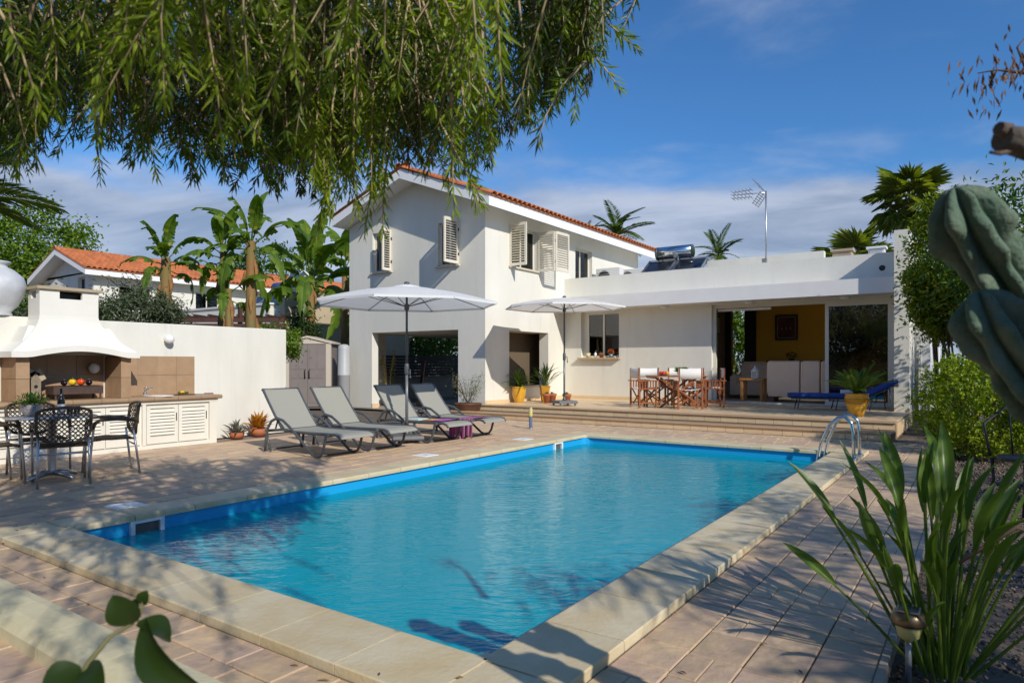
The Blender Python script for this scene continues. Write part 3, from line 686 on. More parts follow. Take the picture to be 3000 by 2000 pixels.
MB().box(-3.2, -2.75, 19.4, 19.8, 3.42, 4.2).build('stack', M('chimney_stone', (.46, .37, .26), .85, (.36, .28, .2), 9), ch); MB().box(-3.24, -2.71, 19.36, 19.84, 4.2, 4.26).build('cap', M('cap_tan', (.42, .33, .22), .8), ch)
dp = empty('downpipe', (-1.12, 16.9, 0), 0, 'white rainwater downpipe beside the fin wall', 'downpipe')
MB().tube([(-1.13, 16.95, 0), (-1.13, 16.95, 3.6)], .04, 10).build('pipe', M('pipe_grey', (.5, .51, .5), .4), dp)
mm = MB()
for z in (.8, 1.9, 3.0): mm.box(-1.20, -1.08, 16.9, 17.0, z, z+.03)
mm.build('clip', STEELGREY, dp)
# ------------------------------------------------------------------ garden wall and barbecue
gw = empty('garden_wall', (-10.65, 4, 0), 0, 'white rendered garden wall behind the barbecue counter', 'wall')
MB().bbox(-10.75, -10.55, -1.0, 7.83, 0, 1.885, .012).build('wall', STUCCO2, gw)
bq = empty('barbecue', (-10.2, 4.2, 0), 0, 'white built-in barbecue with flared hood, brown tiled counter and louvred doors', 'barbecue')
CW = M('counter_white', (.78, .75, .66), .6, (.68, .64, .54), 3, .5)
m = MB(); m.box(-10.55, -10.03, 1.5, 6.05, 0, .66); m.box(-10.55, -9.99, 5.99, 6.11, 0, .69); m.box(-10.55, -9.985, 1.5, 6.13, .66, .70); m.box(-10.55, -10.0, 1.5, 6.05, 0, .06); m.build('counter', CW, bq)
for a, c in run(1.5, 6.18, .36):
    o = MB(); o.prism([(-10.55, a, .705), (-9.95, a, .705), (-9.935, a, .722), (-9.935, a, .745), (-9.955, a, .765), (-10.55, a, .765)], (0, c-a, 0)); o.build('worktop_tile', M('worktop_tile', (.38, .26, .155), .4, (.31, .21, .12), 6, .8, objrand=.05), bq)
def louvre_door(y0, y1, z0, z1, x):
    f = MB(); st = .05
    f.box(x, x+.028, y0, y0+st, z0, z1); f.box(x, x+.028, y1-st, y1, z0, z1); f.box(x, x+.0275, y0+st, y1-st, z1-.04, z1); f.box(x, x+.0275, y0+st, y1-st, z0, z0+.10)
    d = f.build('cabinet_door', CW, bq); k = 8
    for i in range(k):
        z = z0+.12+(z1-z0-.18)*(i+.5)/k
        MB().obox((x+.012, (y0+y1)/2, z), (.016, 0, -.02), (0, (y1-y0)/2-st+.002, 0), (.003, 0, .0035)).build('slat', CW, d)
    MB().box(x+.028, x+.034, y1-.03, y1-.018, z1-.24, z1-.12).build('handle', BLACK, d)
for y0 in (5.02, 5.50, 3.0, 3.48, 3.98, 4.46): louvre_door(y0, y0+.465, .075, .635, -10.03)
m = MB()
for y0 in (4.955, 2.94): m.box(-10.03, -9.99, y0, y0+.05, .06, .66)
m.build('door_post', CW, bq)
# tiled piers and back
for (y0, y1) in ((3.41, 3.56), (4.685, 4.82)):
    m = MB(); m.box(-10.54, -10.06, y0+.012, y1-.012, .765, 1.36); pier = m.build('pier', JOINT, bq)
    for z0, z1 in ((.768, 1.055), (1.06, 1.345)):
        MB().box(-10.06, -10.05, y0, y1, z0, z1).build('wall_tile', TILED, pier)
        for x0, x1 in ((-10.54, -10.30), (-10.297, -10.061)):
            MB().box(x0, x1, y0, y0+.012, z0, z1).build('wall_tile', TILED, pier); MB().box(x0, x1, y1-.012, y1, z0, z1).build('wall_tile', TILED, pier)
for a, c in run(3.575, 4.67, .36)+run(4.835, 6.06, .31)+run(1.6, 3.40, .36):
    for z0, z1 in ((.768, 1.075), (1.08, 1.372)): MB().box(-10.55, -10.54, a, c, z0, z1).build('wall_tile', TILED, bq)
# hood: lofted rings, flared towards the front with an arched lip
def zl(y): 
    u = (y-4.13)/.60
    return 1.335 + (.085*math.cos(u*math.pi/2) if abs(u) < 1 else 0)
HB = M('hood_render', (.80, .775, .70), .85, (.70, .68, .60), 2, .5, bump=.1, bsc=30)
def ring(xf, yl, yr, zf):
    ys = [yl+(yr-yl)*i/20 for i in range(21)]
    return [(-10.55, yl, zf(yl))] + [(xf, y, zf(y)) for y in ys] + [(-10.55, yr, zf(yr))]
def base_y(y, yl, yr): return 3.33+(y-yl)/(yr-yl)*(4.90-3.33)
rings = [ring(-9.955, 3.33, 4.90, lambda y: zl(y)), ring(-9.955, 3.33, 4.90, lambda y: zl(y)+.075), ring(-9.985, 3.355, 4.875, lambda y: zl(base_y(y, 3.355, 4.875))+.082)]
for i in range(1, 9):
    t = i/8; e = 1-(1-t)**1.7
    yl, yr, xf = 3.36+(3.72-3.36)*e, 4.87+(4.44-4.87)*e, -9.99-.19*e
    rings.append(ring(xf, yl, yr, lambda y, yl=yl, yr=yr: (zl(base_y(y, yl, yr))+.085)*(1-t)+1.90*t))
vs = [p for r_ in rings for p in r_]; k = len(rings[0]); fs = []
for i in range(len(rings)-1):
    for j in range(k-1): fs.append((i*k+j, i*k+j+1, (i+1)*k+j+1, (i+1)*k+j))
m = MB(); m.add(vs, fs, False)
inner = ring(-10.03, 3.40, 4.83, lambda y: zl(y)); n0 = len(m.v)
m.add(rings[0]+inner, [(j, k+j, k+j+1, j+1) for j in range(k-1)])
m.add(inner+ring(-10.2, 3.6, 4.6, lambda y: 1.75), [(j, k+j, k+j+1, j+1) for j in range(k-1)])
m.build('hood', HB, bq)
m = MB(); m.panel('x', -10.18, -.05, 3.72, 4.44, 1.88, 2.245, [(3.955, 4.235, 2.13, 2.235)]); m.panel('y', 3.72, .05, -10.55, -10.23, 1.88, 2.245, [(-10.45, -10.3, 2.13, 2.235)]); m.box(-10.55, -10.23, 4.39, 4.44, 1.88, 2.245); m.box(-10.55, -10.50, 3.77, 4.39, 1.88, 2.245)
m.build('chimney', HB, bq); bx('chimney_flue', BLACK, bq, -10.44, -10.30, 3.85, 4.3, 1.9, 2.2)
MB().box(-10.60, -10.14, 3.68, 4.48, 2.246, 2.285).build('chimney_cap', M('cap_tan', (.42, .33, .22), .8), bq)
# sink and tap
m = MB(); m.lathe([(.30, .766), (.30, .778), (.27, .778), (.22, .77), (0, .769)], (-10.22, 5.30, 0), 28, .62, True); m.build('sink', M('sink_white', (.8, .8, .78), .2), bq)
MB().tube([(-10.42, 5.20, .766), (-10.42, 5.20, .83), (-10.40, 5.21, .85), (-10.30, 5.25, .89)], .011, 8).tube([(-10.42, 5.2, .83), (-10.44, 5.2, .88), (-10.40, 5.23, .91)], .007, 6).build('tap', CHROME, bq)
# portable grill and food
gr = empty('charcoal_grill', (-10.25, 4.15, .765), 0, 'rusty brown charcoal grill tray on legs inside the barbecue niche', 'grill')
RUST = M('rusty_steel', (.09, .05, .035), .7, (.045, .03, .025), 14, 1, bump=.2)
m = MB(); m.box(-10.38, -10.12, 3.86, 4.48, .84, .855); m.box(-10.38, -10.36, 3.86, 4.48, .855, .945); m.box(-10.14, -10.12, 3.86, 4.48, .855, .945); m.box(-10.36, -10.14, 3.86, 3.88, .855, .945); m.box(-10.36, -10.14, 4.46, 4.48, .855, .945); m.build('tray', RUST, gr)
for x in (-10.36, -10.14):
    for y in (3.89, 4.45): MB().box(x-.01, x+.01, y-.01, y+.01, .766, .845).build('leg', RUST, gr)
m = MB()
for i in range(22): m.box(-10.38, -10.12, 3.87+i*.028, 3.874+i*.028, .948, .954)
m.build('grate', RUST, gr)
def veg(name, y, x, r, mat, lab, sc=(1, 1, 1), lobes=0, cat=None):
    t = empty(name, (x, y, .955), 0, lab, cat or name.replace('_', ' '))
    mb = MB(); nn = 18; kk = 9; vs = []
    for i in range(kk):
        ph = math.pi*i/(kk-1)
        for j in range(nn):
            a = 2*math.pi*j/nn; rr_ = r*(1+(.09*math.cos(4*a)*math.sin(ph) if lobes else 0)); dz = -.25*r*math.exp(-(ph/.45)**2) if lobes else 0
            vs.append((rr_*sc[0]*math.sin(ph)*math.cos(a), rr_*sc[1]*math.sin(ph)*math.sin(a), r*sc[2]+rr_*sc[2]*math.cos(ph)+dz))
    mb.add(vs, [(i*nn+j, (i+1)*nn+j, (i+1)*nn+(j+1) % nn, i*nn+(j+1) % nn) for i in range(kk-1) for j in range(nn)], True)
    mb.build('flesh', mat, t, False)
    MB().tube([(0, 0, r*2*sc[2]-.02), (.004, .004, r*2*sc[2]+.012)], .007, 6).build('stalk', M('stalk_green', (.08, .16, .03), .6), t, False)
veg('yellow_pepper', 4.14, -10.25, .047, M('pepper_yellow', (.80, .50, .02), .25), 'yellow pepper on the grill beside a red pepper', lobes=1, cat='pepper')
veg('red_pepper', 4.245, -10.25, .047, M('pepper_red', (.70, .085, .015), .25), 'red pepper on the grill beside a yellow pepper', lobes=1, cat='pepper')
veg('aubergine', 4.035, -10.25, .038, M('aubergine', (.018, .008, .02), .2), 'dark aubergine on the grill left of yellow pepper', (1.5, 1, 1), cat='aubergine')
veg('aubergine', 4.345, -10.25, .038, MATS['aubergine'], 'dark aubergine on the grill right of red pepper', (1.5, 1.1, 1), cat='aubergine')
bh = empty('bird_house', (-10.32, 3.72, .765), 0, 'small weathered bird house standing inside the barbecue niche', 'bird house')
m = MB(); m.prism([(-10.3, 3.66, .766), (-10.3, 3.66, 1.03), (-10.3, 3.72, 1.14), (-10.3, 3.78, 1.03), (-10.3, 3.78, .766)], (-.1, 0, 0)); m.build('body', M('grey_wood', (.30, .25, .18), .8, (.2, .16, .11), 20), bh)
m = MB(); m.bar((-10.34, 3.645, 1.02), (-10.34, 3.722, 1.155), .14, .014, (1, 0, 0)); m.bar((-10.34, 3.795, 1.02), (-10.34, 3.718, 1.155), .14, .014, (1, 0, 0)); m.build('roof', M('pale_wood', (.45, .38, .27), .8), bh)
MB().tube([(-10.301, 3.72, .95), (-10.294, 3.72, .95)], .022, 12).build('hole', BLACK, bh)
def globe_lamp(x, y, z, lab):
    t = empty('globe_lamp', (x, y, z), 0, lab, 'wall lamp', 'white globe wall lamps')
    MB().tube([(0, 0, 0), (.03, 0, 0)], .045, 16).build('mount', WHITEP, t, False)
    MB().ball((.095, .0, -.01), .072, 18, 11).build('globe', M('globe_white', (.80, .80, .78), .15), t, False)
globe_lamp(-10.55, 5.60, 1.65, 'white globe wall lamp high on sunlit white garden wall'); globe_lamp(-10.54, 4.50, 1.20, 'white globe wall lamp inside the tiled barbecue niche')
tr_ = empty('vegetable_tray', (-10.25, 5.72, .766), 0, 'small tray of vegetables on counter right of the sink', 'tray')
MB().bbox(-10.36, -10.14, 5.60, 5.84, .766, .78, .004).build('tray', M('tray_wood', (.12, .06, .03), .6), tr_)
m = MB(); [m.ball((-10.25+random.uniform(-.07, .07), 5.72+random.uniform(-.09, .09), .80), random.uniform(.02, .03), 10, 7) for _ in range(6)]; m.build('greens', M('greens', (.07, .12, .02), .5), tr_)
m = MB(); [m.ball((-10.22+random.uniform(-.05, .05), 5.70+random.uniform(-.07, .07), .815), .022, 10, 7) for _ in range(3)]; m.build('fruit', M('fruit_yellow', (.7, .42, .03), .4), tr_)
tg = empty('barbecue_tongs', (-10.2, 6.0, .766), 0, 'barbecue tongs with dark red handle lying at the counter end', 'tongs')
MB().bar((-10.22, 5.86, .772), (-10.10, 6.12, .772), .014, .006).bar((-10.24, 5.87, .78), (-10.10, 6.12, .774), .014, .006).build('arms', STEELGREY, tg); MB().bar((-10.16, 6.0, .784), (-10.10, 6.12, .784), .026, .012).build('handle', M('red_grip', (.25, .03, .02), .5), tg)
ur = empty('white_urn', (-10.68, 3.40, 1.887), 0, 'large white rounded stone urn standing on the garden wall', 'urn')
MB().lathe([(.17, 0), (.18, .02), (.16, .05), (.24, .14), (.32, .30), (.335, .40), (.30, .52), (.20, .61), (.13, .645), (.125, .68), (.16, .70), (.165, .72), (.13, .725), (.10, .70), (.0, .69)], (-10.68, 3.40, 1.887), 32).build('body', M('urn_white', (.62, .63, .64), .5, (.42, .44, .46), 4, .8), ur)

# ------------------------------------------------------------------ bistro set
WICK = M('brown_rattan', (.065, .038, .018), .5, (.10, .06, .028), 60, 1)
def bistro_chair(lab):
    t = empty('bistro_chair', (0, 0, 0), 0, lab, 'chair', 'rattan chairs round the glass bistro table')
    for sx in (-1, 1):                                # chair faces +y
        MB().tube([(sx*.225, -.25, 0), (sx*.225, -.22, .25), (sx*.215, -.19, .50)], .0125, 8).build('leg', ALU, t, False)
        MB().tube([(sx*.235, .25, 0), (sx*.24, .23, .30), (sx*.245, .205, .55), (sx*.245, .17, .615)], .0125, 8).build('leg', ALU, t, False)
        MB().tube([(sx*.245, .215, .53), (sx*.247, .195, .595), (sx*.25, .14, .628), (sx*.25, -.02, .632), (sx*.245, -.16, .62), (sx*.235, -.225, .60)], .019, 8).build('armrest', WICK, t, False)
    MB().tube([(-.225, -.21, .33), (.225, -.21, .33)], .01, 6).tube([(-.235, .22, .38), (.235, .22, .38)], .01, 6).build('stretcher', ALU, t, False)
    s = MB()
    for i in range(14): s.box(-.225, .225, -.20+.03*i, -.178+.03*i, .405-.002*abs(i-7), .42-.002*abs(i-7))
    s.box(-.225, -.205, -.2, .22, .398, .41); s.box(.205, .225, -.2, .22, .398, .41); s.build('seat', WICK, t, False)
    # D-shaped back frame with an open lattice
    outline = []
    for i in range(33):
        u = i/32; 
        if u < .25: q = u/.25; p = (-.235+.0*q, .56+.20*q)
        elif u < .5: q = (u-.25)/.25; p = (-.235+.47*q, .76+.045*math.sin(math.pi*q)**.5)
        elif u < .75: q = (u-.5)/.25; p = (.235, .76-.20*q)
        else: q = (u-.75)/.25; a = math.pi*q; p = (.235*math.cos(a), .56-.125*math.sin(a))
        outline.append(p)
    def at(p): return (p[0], -.20-.13*(p[1]-.45)+.04*(1-(p[0]/.235)**2)*-1, p[1])
    f = MB(); f.tube([at(p) for p in outline+outline[:1]], .016, 8, False)
    def inside(x, z): 
        return abs(x) < .232 and z < .79 and (z > .56 or (x/.235)**2+((z-.56)/.125)**2 < 1)
    for sg in (1, -1):
        for c0 in np.arange(-.9, .9, .048):
            run_ = []
            for u in np.linspace(-.24, .24, 25):
                z = .62+sg*(u)*1.0+c0
                if inside(u, z): run_.append(at((u, z)))
                else:
                    if len(run_) > 1: f.tube(run_[::2]+([run_[-1]] if len(run_) % 2 == 0 else []), .0055, 4, False)
                    run_ = []
            if len(run_) > 1: f.tube(run_[::2]+([run_[-1]] if len(run_) % 2 == 0 else []), .0055, 4, False)
    f.build('backrest', WICK, t, False)
    return t
bc = bistro_chair('rattan bistro chair with its back to the pool, nearest of the set')
def place(o, x, y, rz, lab=None):
    o.location = (x, y, o.location.z); o.rotation_euler = (0, 0, rz)
    if lab: o['label'] = lab
    return o
place(bc, -7.93, 3.10, math.radians(74))
place(dup(bc), -8.22, 3.72, math.radians(165), 'rattan bistro chair seen from the side in front of louvred cabinet doors')
place(dup(bc), -8.42, 2.62, math.radians(-4), 'rattan bistro chair cut by the left edge of the picture')
place(dup(bc), -8.80, 3.20, math.radians(-92), 'rattan bistro chair on far side of the table, facing the pool')
bt = empty('bistro_table', (-8.28, 3.14, 0), 0, 'round glass topped bistro table on an aluminium pedestal', 'table')
MB().lathe([(0, .672), (.42, .672), (.43, .678), (.42, .684), (0, .684)], (0, 0, 0), 40).build('tabletop', M('frosted_glass', (.50, .56, .56), .12, spec=.6), bt, False)
MB().lathe([(.055, .05), (.05, .10), (.045, .62), (.09, .66), (.09, .671)], (0, 0, 0), 16).build('pedestal', ALU, bt, False)
for k in range(4):
    a = math.radians(20+90*k); d = Vector((math.cos(a), math.sin(a), 0))
    MB().tube([d*.03+V(0, 0, .075), d*.2+V(0, 0, .055), d*.30+V(0, 0, .022)], [.03, .026, .02], 8).build('foot', ALU, bt, False)
fp = empty('mosaic_pot_plant', (-8.47, 3.02, .685), 0, 'green fern in a mosaic pot on the bistro table', 'pot plant')
MB().lathe([(.07, 0), (.095, .05), (.10, .11), (.098, .125), (.085, .125), (.08, .11), (0, .11)], (0, 0, 0), 20).build('pot', M('mosaic', (.45, .40, .36), .3, (.12, .10, .12), 55, 1, obj=True), fp, False)
n = 420; a = rng.uniform(0, 6.28, n); el = rng.uniform(.15, 1.4, n); d = np.stack([np.cos(a)*np.cos(el), np.sin(a)*np.cos(el), np.sin(el)], 1)
P = d*rng.uniform(.02, .16, (n, 1))*np.array([1.05, 1.05, .75]) + [0, 0, .12]
leaves('foliage', P, d+rdir(n)*.6, rdir(n)+[0, 0, 1], rng.uniform(.03, .06, n), .012, leaf_mat('fern_leaf', (.05, .14, .015), (.16, .30, .04), .4), fp, False)
wb = empty('wine_bottle', (-8.20, 3.20, .685), 0, 'dark wine bottle with white label on the bistro table', 'bottle')
MB().lathe([(.036, 0), (.037, .01), (.037, .16), (.028, .20), (.014, .225), (.0135, .30), (0, .30)], (0, 0, 0), 18).build('bottle', M('bottle_glass', (.01, .012, .008), .08), wb, False)
MB().lathe([(.0378, .03), (.0378, .13)], (0, 0, 0), 18).build('label', M('paper_label', (.62, .60, .62), .7), wb, False)
for i, (x, y, lab) in enumerate(((-8.16, 3.27, 'juice glass with orange drink nearest the wine bottle'), (-8.09, 3.31, 'juice glass with orange drink farther from the wine bottle'))):
    t = empty('juice_glass', (x, y, .685), 0, lab, 'glass', 'juice glasses')
    MB().lathe([(.026, 0), (.034, .105), (.032, .105), (.025, .006), (0, .006)], (0, 0, 0), 16).build('tumbler', glass_mat('clear_glass', (.93, .94, .94)), t, False); MB().lathe([(.024, .007), (.029, .075), (0, .075)], (0, 0, 0), 16).build('drink', M('orange_drink', (.75, .36, .015), .3), t, False)
pl = empty('dinner_plate', (-7.98, 3.12, .685), 0, 'pale plate on the bistro table edge', 'plate'); MB().lathe([(.06, 0), (.075, .004), (.115, .016), (.113, .018), (.07, .008), (0, .008)], (0, 0, 0), 28).build('dish', M('ceramic', (.65, .66, .66), .2), pl, False)
for (x, y, lab) in ((-6.2, 2.93, 'square white skimmer lid set in paving near the pool corner'), (-6.25, 9.3, 'square white skimmer lid set in paving at the far pool corner'), (-6.25, 6.9, 'square white skimmer lid in paving halfway along the pool')):
    t = empty('skimmer_lid', (x, y, 0), 0, lab, 'skimmer lid', 'skimmer lids in the paving'); MB().bbox(-.13, .13, -.13, .13, -.01, .006, .006).build('lid', WHITEP, t, False); MB().box(-.04, .04, -.01, .01, .006, .0075).build('slot', STEELGREY, t, False)
# ------------------------------------------------------------------ sun loungers and parasols
SLING = leaf_mat('sling_mesh', (.365, .36, .31), (.39, .385, .335), trans=.2, rough=.8, spec=.2)
def sheet(mb, pts, y0, y1, th=.006):
    """thin cloth following a profile in xz"""
    P = [Vector((x, 0, z)) for x, z in pts]; vs = []
    for k_, p in enumerate(P):
        t = (P[min(k_+1, len(P)-1)]-P[max(k_-1, 0)]).normalized(); n = Vector((-t.z, 0, t.x))
        for y, s in ((y0, .5), (y1, .5), (y1, -.5), (y0, -.5)): vs.append((p.x+n.x*th*s, y, p.z+n.z*th*s))
    fs = [(0, 1, 2, 3), tuple(4*(len(P)-1)+j for j in (3, 2, 1, 0))]
    for i in range(len(P)-1):
        for j in range(4): fs.append((4*i+j, 4*i+(j+1) % 4, 4*i+4+(j+1) % 4, 4*i+4+j))
    mb.add(vs, fs, False); return mb
def sun_lounger(lab):
    t = empty('sun_lounger', (0, 0, 0), 0, lab, 'sun lounger', 'sun loungers in a row beside the pool')
    seat = [(-.20, .335), (0, .318), (.4, .318), (.75, .325), (.90, .325), (.97, .305), (1.0, .27)]
    back = [(-.20, .345), (-.36, .52), (-.52, .72), (-.63, .865), (-.66, .885)]
    sheet(MB(), seat, -.285, .285).build('seat', SLING, t, False); sheet(MB(), back, -.285, .285).build('backrest', SLING, t, False)
    for s in (-1, 1):
        y = s*.30
        MB().tube([(x, y, z) for x, z in [(-.58, .30)]+seat], .016, 8, flat=1.25).build('side_rail', DKMETAL, t, False)
        MB().tube([(x, y, z) for x, z in back], .016, 8, flat=1.25).build('back_rail', DKMETAL, t, False)
        p = [(-.57, 0), (-.545, .16), (-.50, .33), (-.42, .43), (-.30, .475), (-.16, .45), (-.02, .37), (.16, .25), (.36, .10), (.47, .022), (.55, .0), (.63, .02), (.685, .09), (.715, .19), (.74, .28), (.80, .31)]
        MB().tube([(x, y+s*.02, z+.016) for x, z in p], .016, 8, flat=1.35).build('leg_loop', DKMETAL, t, False)
        MB().tube([(-.60, y*.9, .30), (-.56, y*.9, .14), (-.50, y*.9, 0.012)], .014, 8).build('leg', DKMETAL, t, False)
    for x, z in ((-.57, .03), (.55, .02), (-.58, .30), (.1, .30), (.74, .30), (-.66, .885)): MB().tube([(x, -.30, z), (x, .30, z)], .013, 6).build('crossbar', DKMETAL, t, False)
    for s in (-.2, .2): MB().bar((-.40, s, .55), (-.50, s, .30), .02, .012).build('prop_strut', DKMETAL, t, False)
    return t
lo = sun_lounger('grey mesh sun lounger nearest the camera, beside the white garden wall')
LY = (6.17, 7.03, 8.25, 9.10)
place(lo, -7.79, LY[0], 0)
place(dup(lo), -7.80, LY[1], math.radians(1.5), 'grey mesh sun lounger second in row, just left of the parasol pole')
place(dup(lo), -7.74, LY[2]+.03, math.radians(-1), 'grey mesh sun lounger third in row, shaded behind the parasol pole')
place(dup(lo), -7.72, LY[3]+.05, math.radians(1), 'grey mesh sun lounger farthest in row, with bowl planter behind it')
CANV = M('parasol_canvas', (.74, .735, .71), .85); CANVU = leaf_mat('canvas', (.80, .80, .79), (.82, .82, .80), trans=.30, rough=.9, spec=.1)
SLABM = M('dark_granite', (.10, .105, .11), .5, (.16, .16, .165), 40, 1)
def parasol(lab, zb, top, rim, R, rot):
    t = empty('parasol', (0, 0, 0), 0, lab, 'parasol', 'round white parasols'); n = 8
    MB().tube([(0, 0, .10), (0, 0, 1.18)], .024, 12).build('lower_pole', M('pole_grey', (.16, .17, .18), .35, metal=.3), t, False); MB().tube([(0, 0, 1.15), (0, 0, top-.08)], .019, 12).build('upper_pole', DKMETAL, t, False)
    cr = MB(); cr.lathe([(.03, 1.08), (.036, 1.10), (.036, 1.22), (.028, 1.26)], (0, 0, 0), 12); cr.tube([(.03, 0, 1.16), (.075, -.01, 1.16), (.08, -.02, 1.10), (.085, -.02, 1.05)], .009, 6); cr.ball((.085, -.02, 1.04), .018, 8, 6); cr.build('crank', DKMETAL, t, False)
    corner = [Vector((R*math.cos(rot+2*math.pi*i/n), R*math.sin(rot+2*math.pi*i/n), rim)) for i in range(n)]; apex = Vector((0, 0, top-.06))
    vs = [apex]; K = 7; fs = []
    def ribp(i, u): p = apex.lerp(corner[i % n], u); p.z += .045*math.sin(math.pi*u)*(1-.2*u); return p
    for k in range(1, K+1):
        u = k/K
        for i in range(n):
            a, c = ribp(i, u), ribp(i+1, u)
            for q in range(4):
                p = a.lerp(c, q/4); p.z -= .012*u*(1-u)*math.sin(math.pi*q/4); p.xy = p.xy*(1-.012*u*math.sin(math.pi*q/4)); vs.append(p)
    N = n*4
    for j in range(N): fs.append((0, 1+j, 1+(j+1) % N))
    for k in range(K-1):
        for j in range(N): fs.append((1+k*N+j, 1+(k+1)*N+j, 1+(k+1)*N+(j+1) % N, 1+k*N+(j+1) % N))
    m = MB(); m.add(vs, fs, True)
    c_ = m.build('canopy', CANVU, t, False)
    hem = MB(); ho = 1+(K-1)*N
    rimv = [Vector(vs[ho+j]) for j in range(N)]
    hem.add(rimv+[p+V(0, 0, -.035) for p in rimv], [(j, (j+1) % N, N+(j+1) % N, N+j) for j in range(N)]); hem.build('hem', CANV, c_, False)
    MB().lathe([(.34, top-.115), (.2, top-.06), (.05, top-.03), (.0, top-.025)], (0, 0, 0), 16).build('vent_cap', CANVU, c_, False)
    MB().lathe([(.03, top-.03), (.045, top-.02), (.045, top), (.02, top+.015), (0, top+.015)], (0, 0, 0), 12).build('finial', DKMETAL, t, False)
    hub = Vector((0, 0, rim-.06)); MB().lathe([(.035, rim-.11), (.04, rim-.09), (.04, rim-.03), (.03, rim-.01)], (0, 0, 0), 12).build('hub', DKMETAL, t, False)
    for i in range(n):
        MB().tube([ribp(i, u)+V(0, 0, -.014) for u in (.04, .3, .6, 1.0)], .007, 5).build('rib', DKMETAL, t, False)
        MB().tube([hub, ribp(i, .52)+V(0, 0, -.02)], .006, 5).build('strut', DKMETAL, t, False)
    b = MB(); b.lathe([(.33, .055), (.345, .075), (.335, .115), (.31, .125), (.06, .13)], (0, 0, 0), 4, 1, False); b.build('base_slab', SLABM, t, False)
    MB().lathe([(.05, .12), (.045, .16), (.03, .18), (.028, .30), (.03, .30)], (0, 0, 0), 12).build('base_sleeve', DKMETAL, t, False)
    for k in range(4):
        a = math.pi/2*k+.0; MB().tube([(.27*math.cos(a), .27*math.sin(a)-.012, .028), (.27*math.cos(a), .27*math.sin(a)+.012, .028)], .027, 10).bar((.27*math.cos(a), .27*math.sin(a), .03), (.27*math.cos(a), .27*math.sin(a), .06), .03, .03).build('caster', STEELGREY, t, False)
    t.location.z = zb
    return t
p1 = parasol('white parasol over the sun loungers, the larger near one', 0, 2.55, 2.22, 1.47, .35); place(p1, -7.52, 7.86, .1)
p2 = parasol('white parasol on the terrace beside the corner of villa', .26, 2.60, 2.34, 1.45, .15); place(p2, -8.13, 13.86, .2)
# sarongs, towel and book on the far loungers
def drape(x0, x1, y, ztop, zbot, mat, lab, name='sarong', over=.5, sgn=1):
    m = MB(); n = 14; vs = []
    prof = [(-over, .0), (-.06, .006), (-.0, 0), (.012, -.02), (.02, -(ztop-zbot)*.5), (.03, -(ztop-zbot))]
    for i in range(n+1):
        u = i/n; x = x0+(x1-x0)*u; wv = .012*math.sin(u*22)+.006*math.sin(u*51)
        for k, (dy, dz) in enumerate(prof):
            f = k/(len(prof)-1); vs.append((x+wv*.3*f, y+sgn*(dy+(wv*1.4 if k > 2 else 0)), ztop+dz*(1+.12*math.sin(u*7)) ))
    k = len(prof); m.add(vs, [(i*k+j, i*k+j+1, (i+1)*k+j+1, (i+1)*k+j) for i in range(n) for j in range(k-1)], True)
    o = m.build(name, mat); return tag(o, lab, name)
def cloth_stripe(name, c1, c2, sc):
    m = M(name, c1, .85); t = m.node_tree; wv = t.nodes.new('ShaderNodeTexWave'); wv.inputs['Scale'].default_value = sc; wv.inputs['Distortion'].default_value = 1.5; wv.bands_direction = 'X'
    g = t.nodes.new('ShaderNodeNewGeometry'); t.links.new(g.outputs['Position'], wv.inputs['Vector']); mx = t.nodes.new('ShaderNodeMix'); mx.data_type = 'RGBA'
    mx.inputs['A'].default_value = (*c1, 1); mx.inputs['B'].default_value = (*c2, 1); t.links.new(wv.outputs['Fac'], mx.inputs['Factor']); t.links.new(mx.outputs['Result'], t.nodes['Principled BSDF'].inputs['Base Color']); return m
PUR = cloth_stripe('purple_cloth', (.30, .03, .35), (.45, .16, .38), 9); PNK = cloth_stripe('pink_cloth', (.20, .035, .13), (.42, .17, .30), 11)
drape(-7.25, -7.0, 8.25+.31, .345, .06, PUR, 'vivid purple sarong hanging off the third lounger', over=.45)
drape(-7.2, -6.90, 9.10-.31, .345, .03, PNK, 'pink and maroon striped sarong hanging off the farthest lounger', over=.5, sgn=-1)
tag(MB().bbox(-7.75, -7.45, 8.05, 8.3, .335, .36, .01).build('folded_towel', M('towel_blue', (.35, .50, .58), .9, (.6, .62, .5), 18)), 'folded pale blue towel lying on third lounger', 'towel')
tag(MB().bbox(-7.42, -7.22, 8.12, 8.36, .335, .352, .005).build('magazine', M('magazine', (.65, .45, .12), .4, (.5, .12, .08), 12)), 'orange and yellow magazine lying on third lounger', 'magazine')

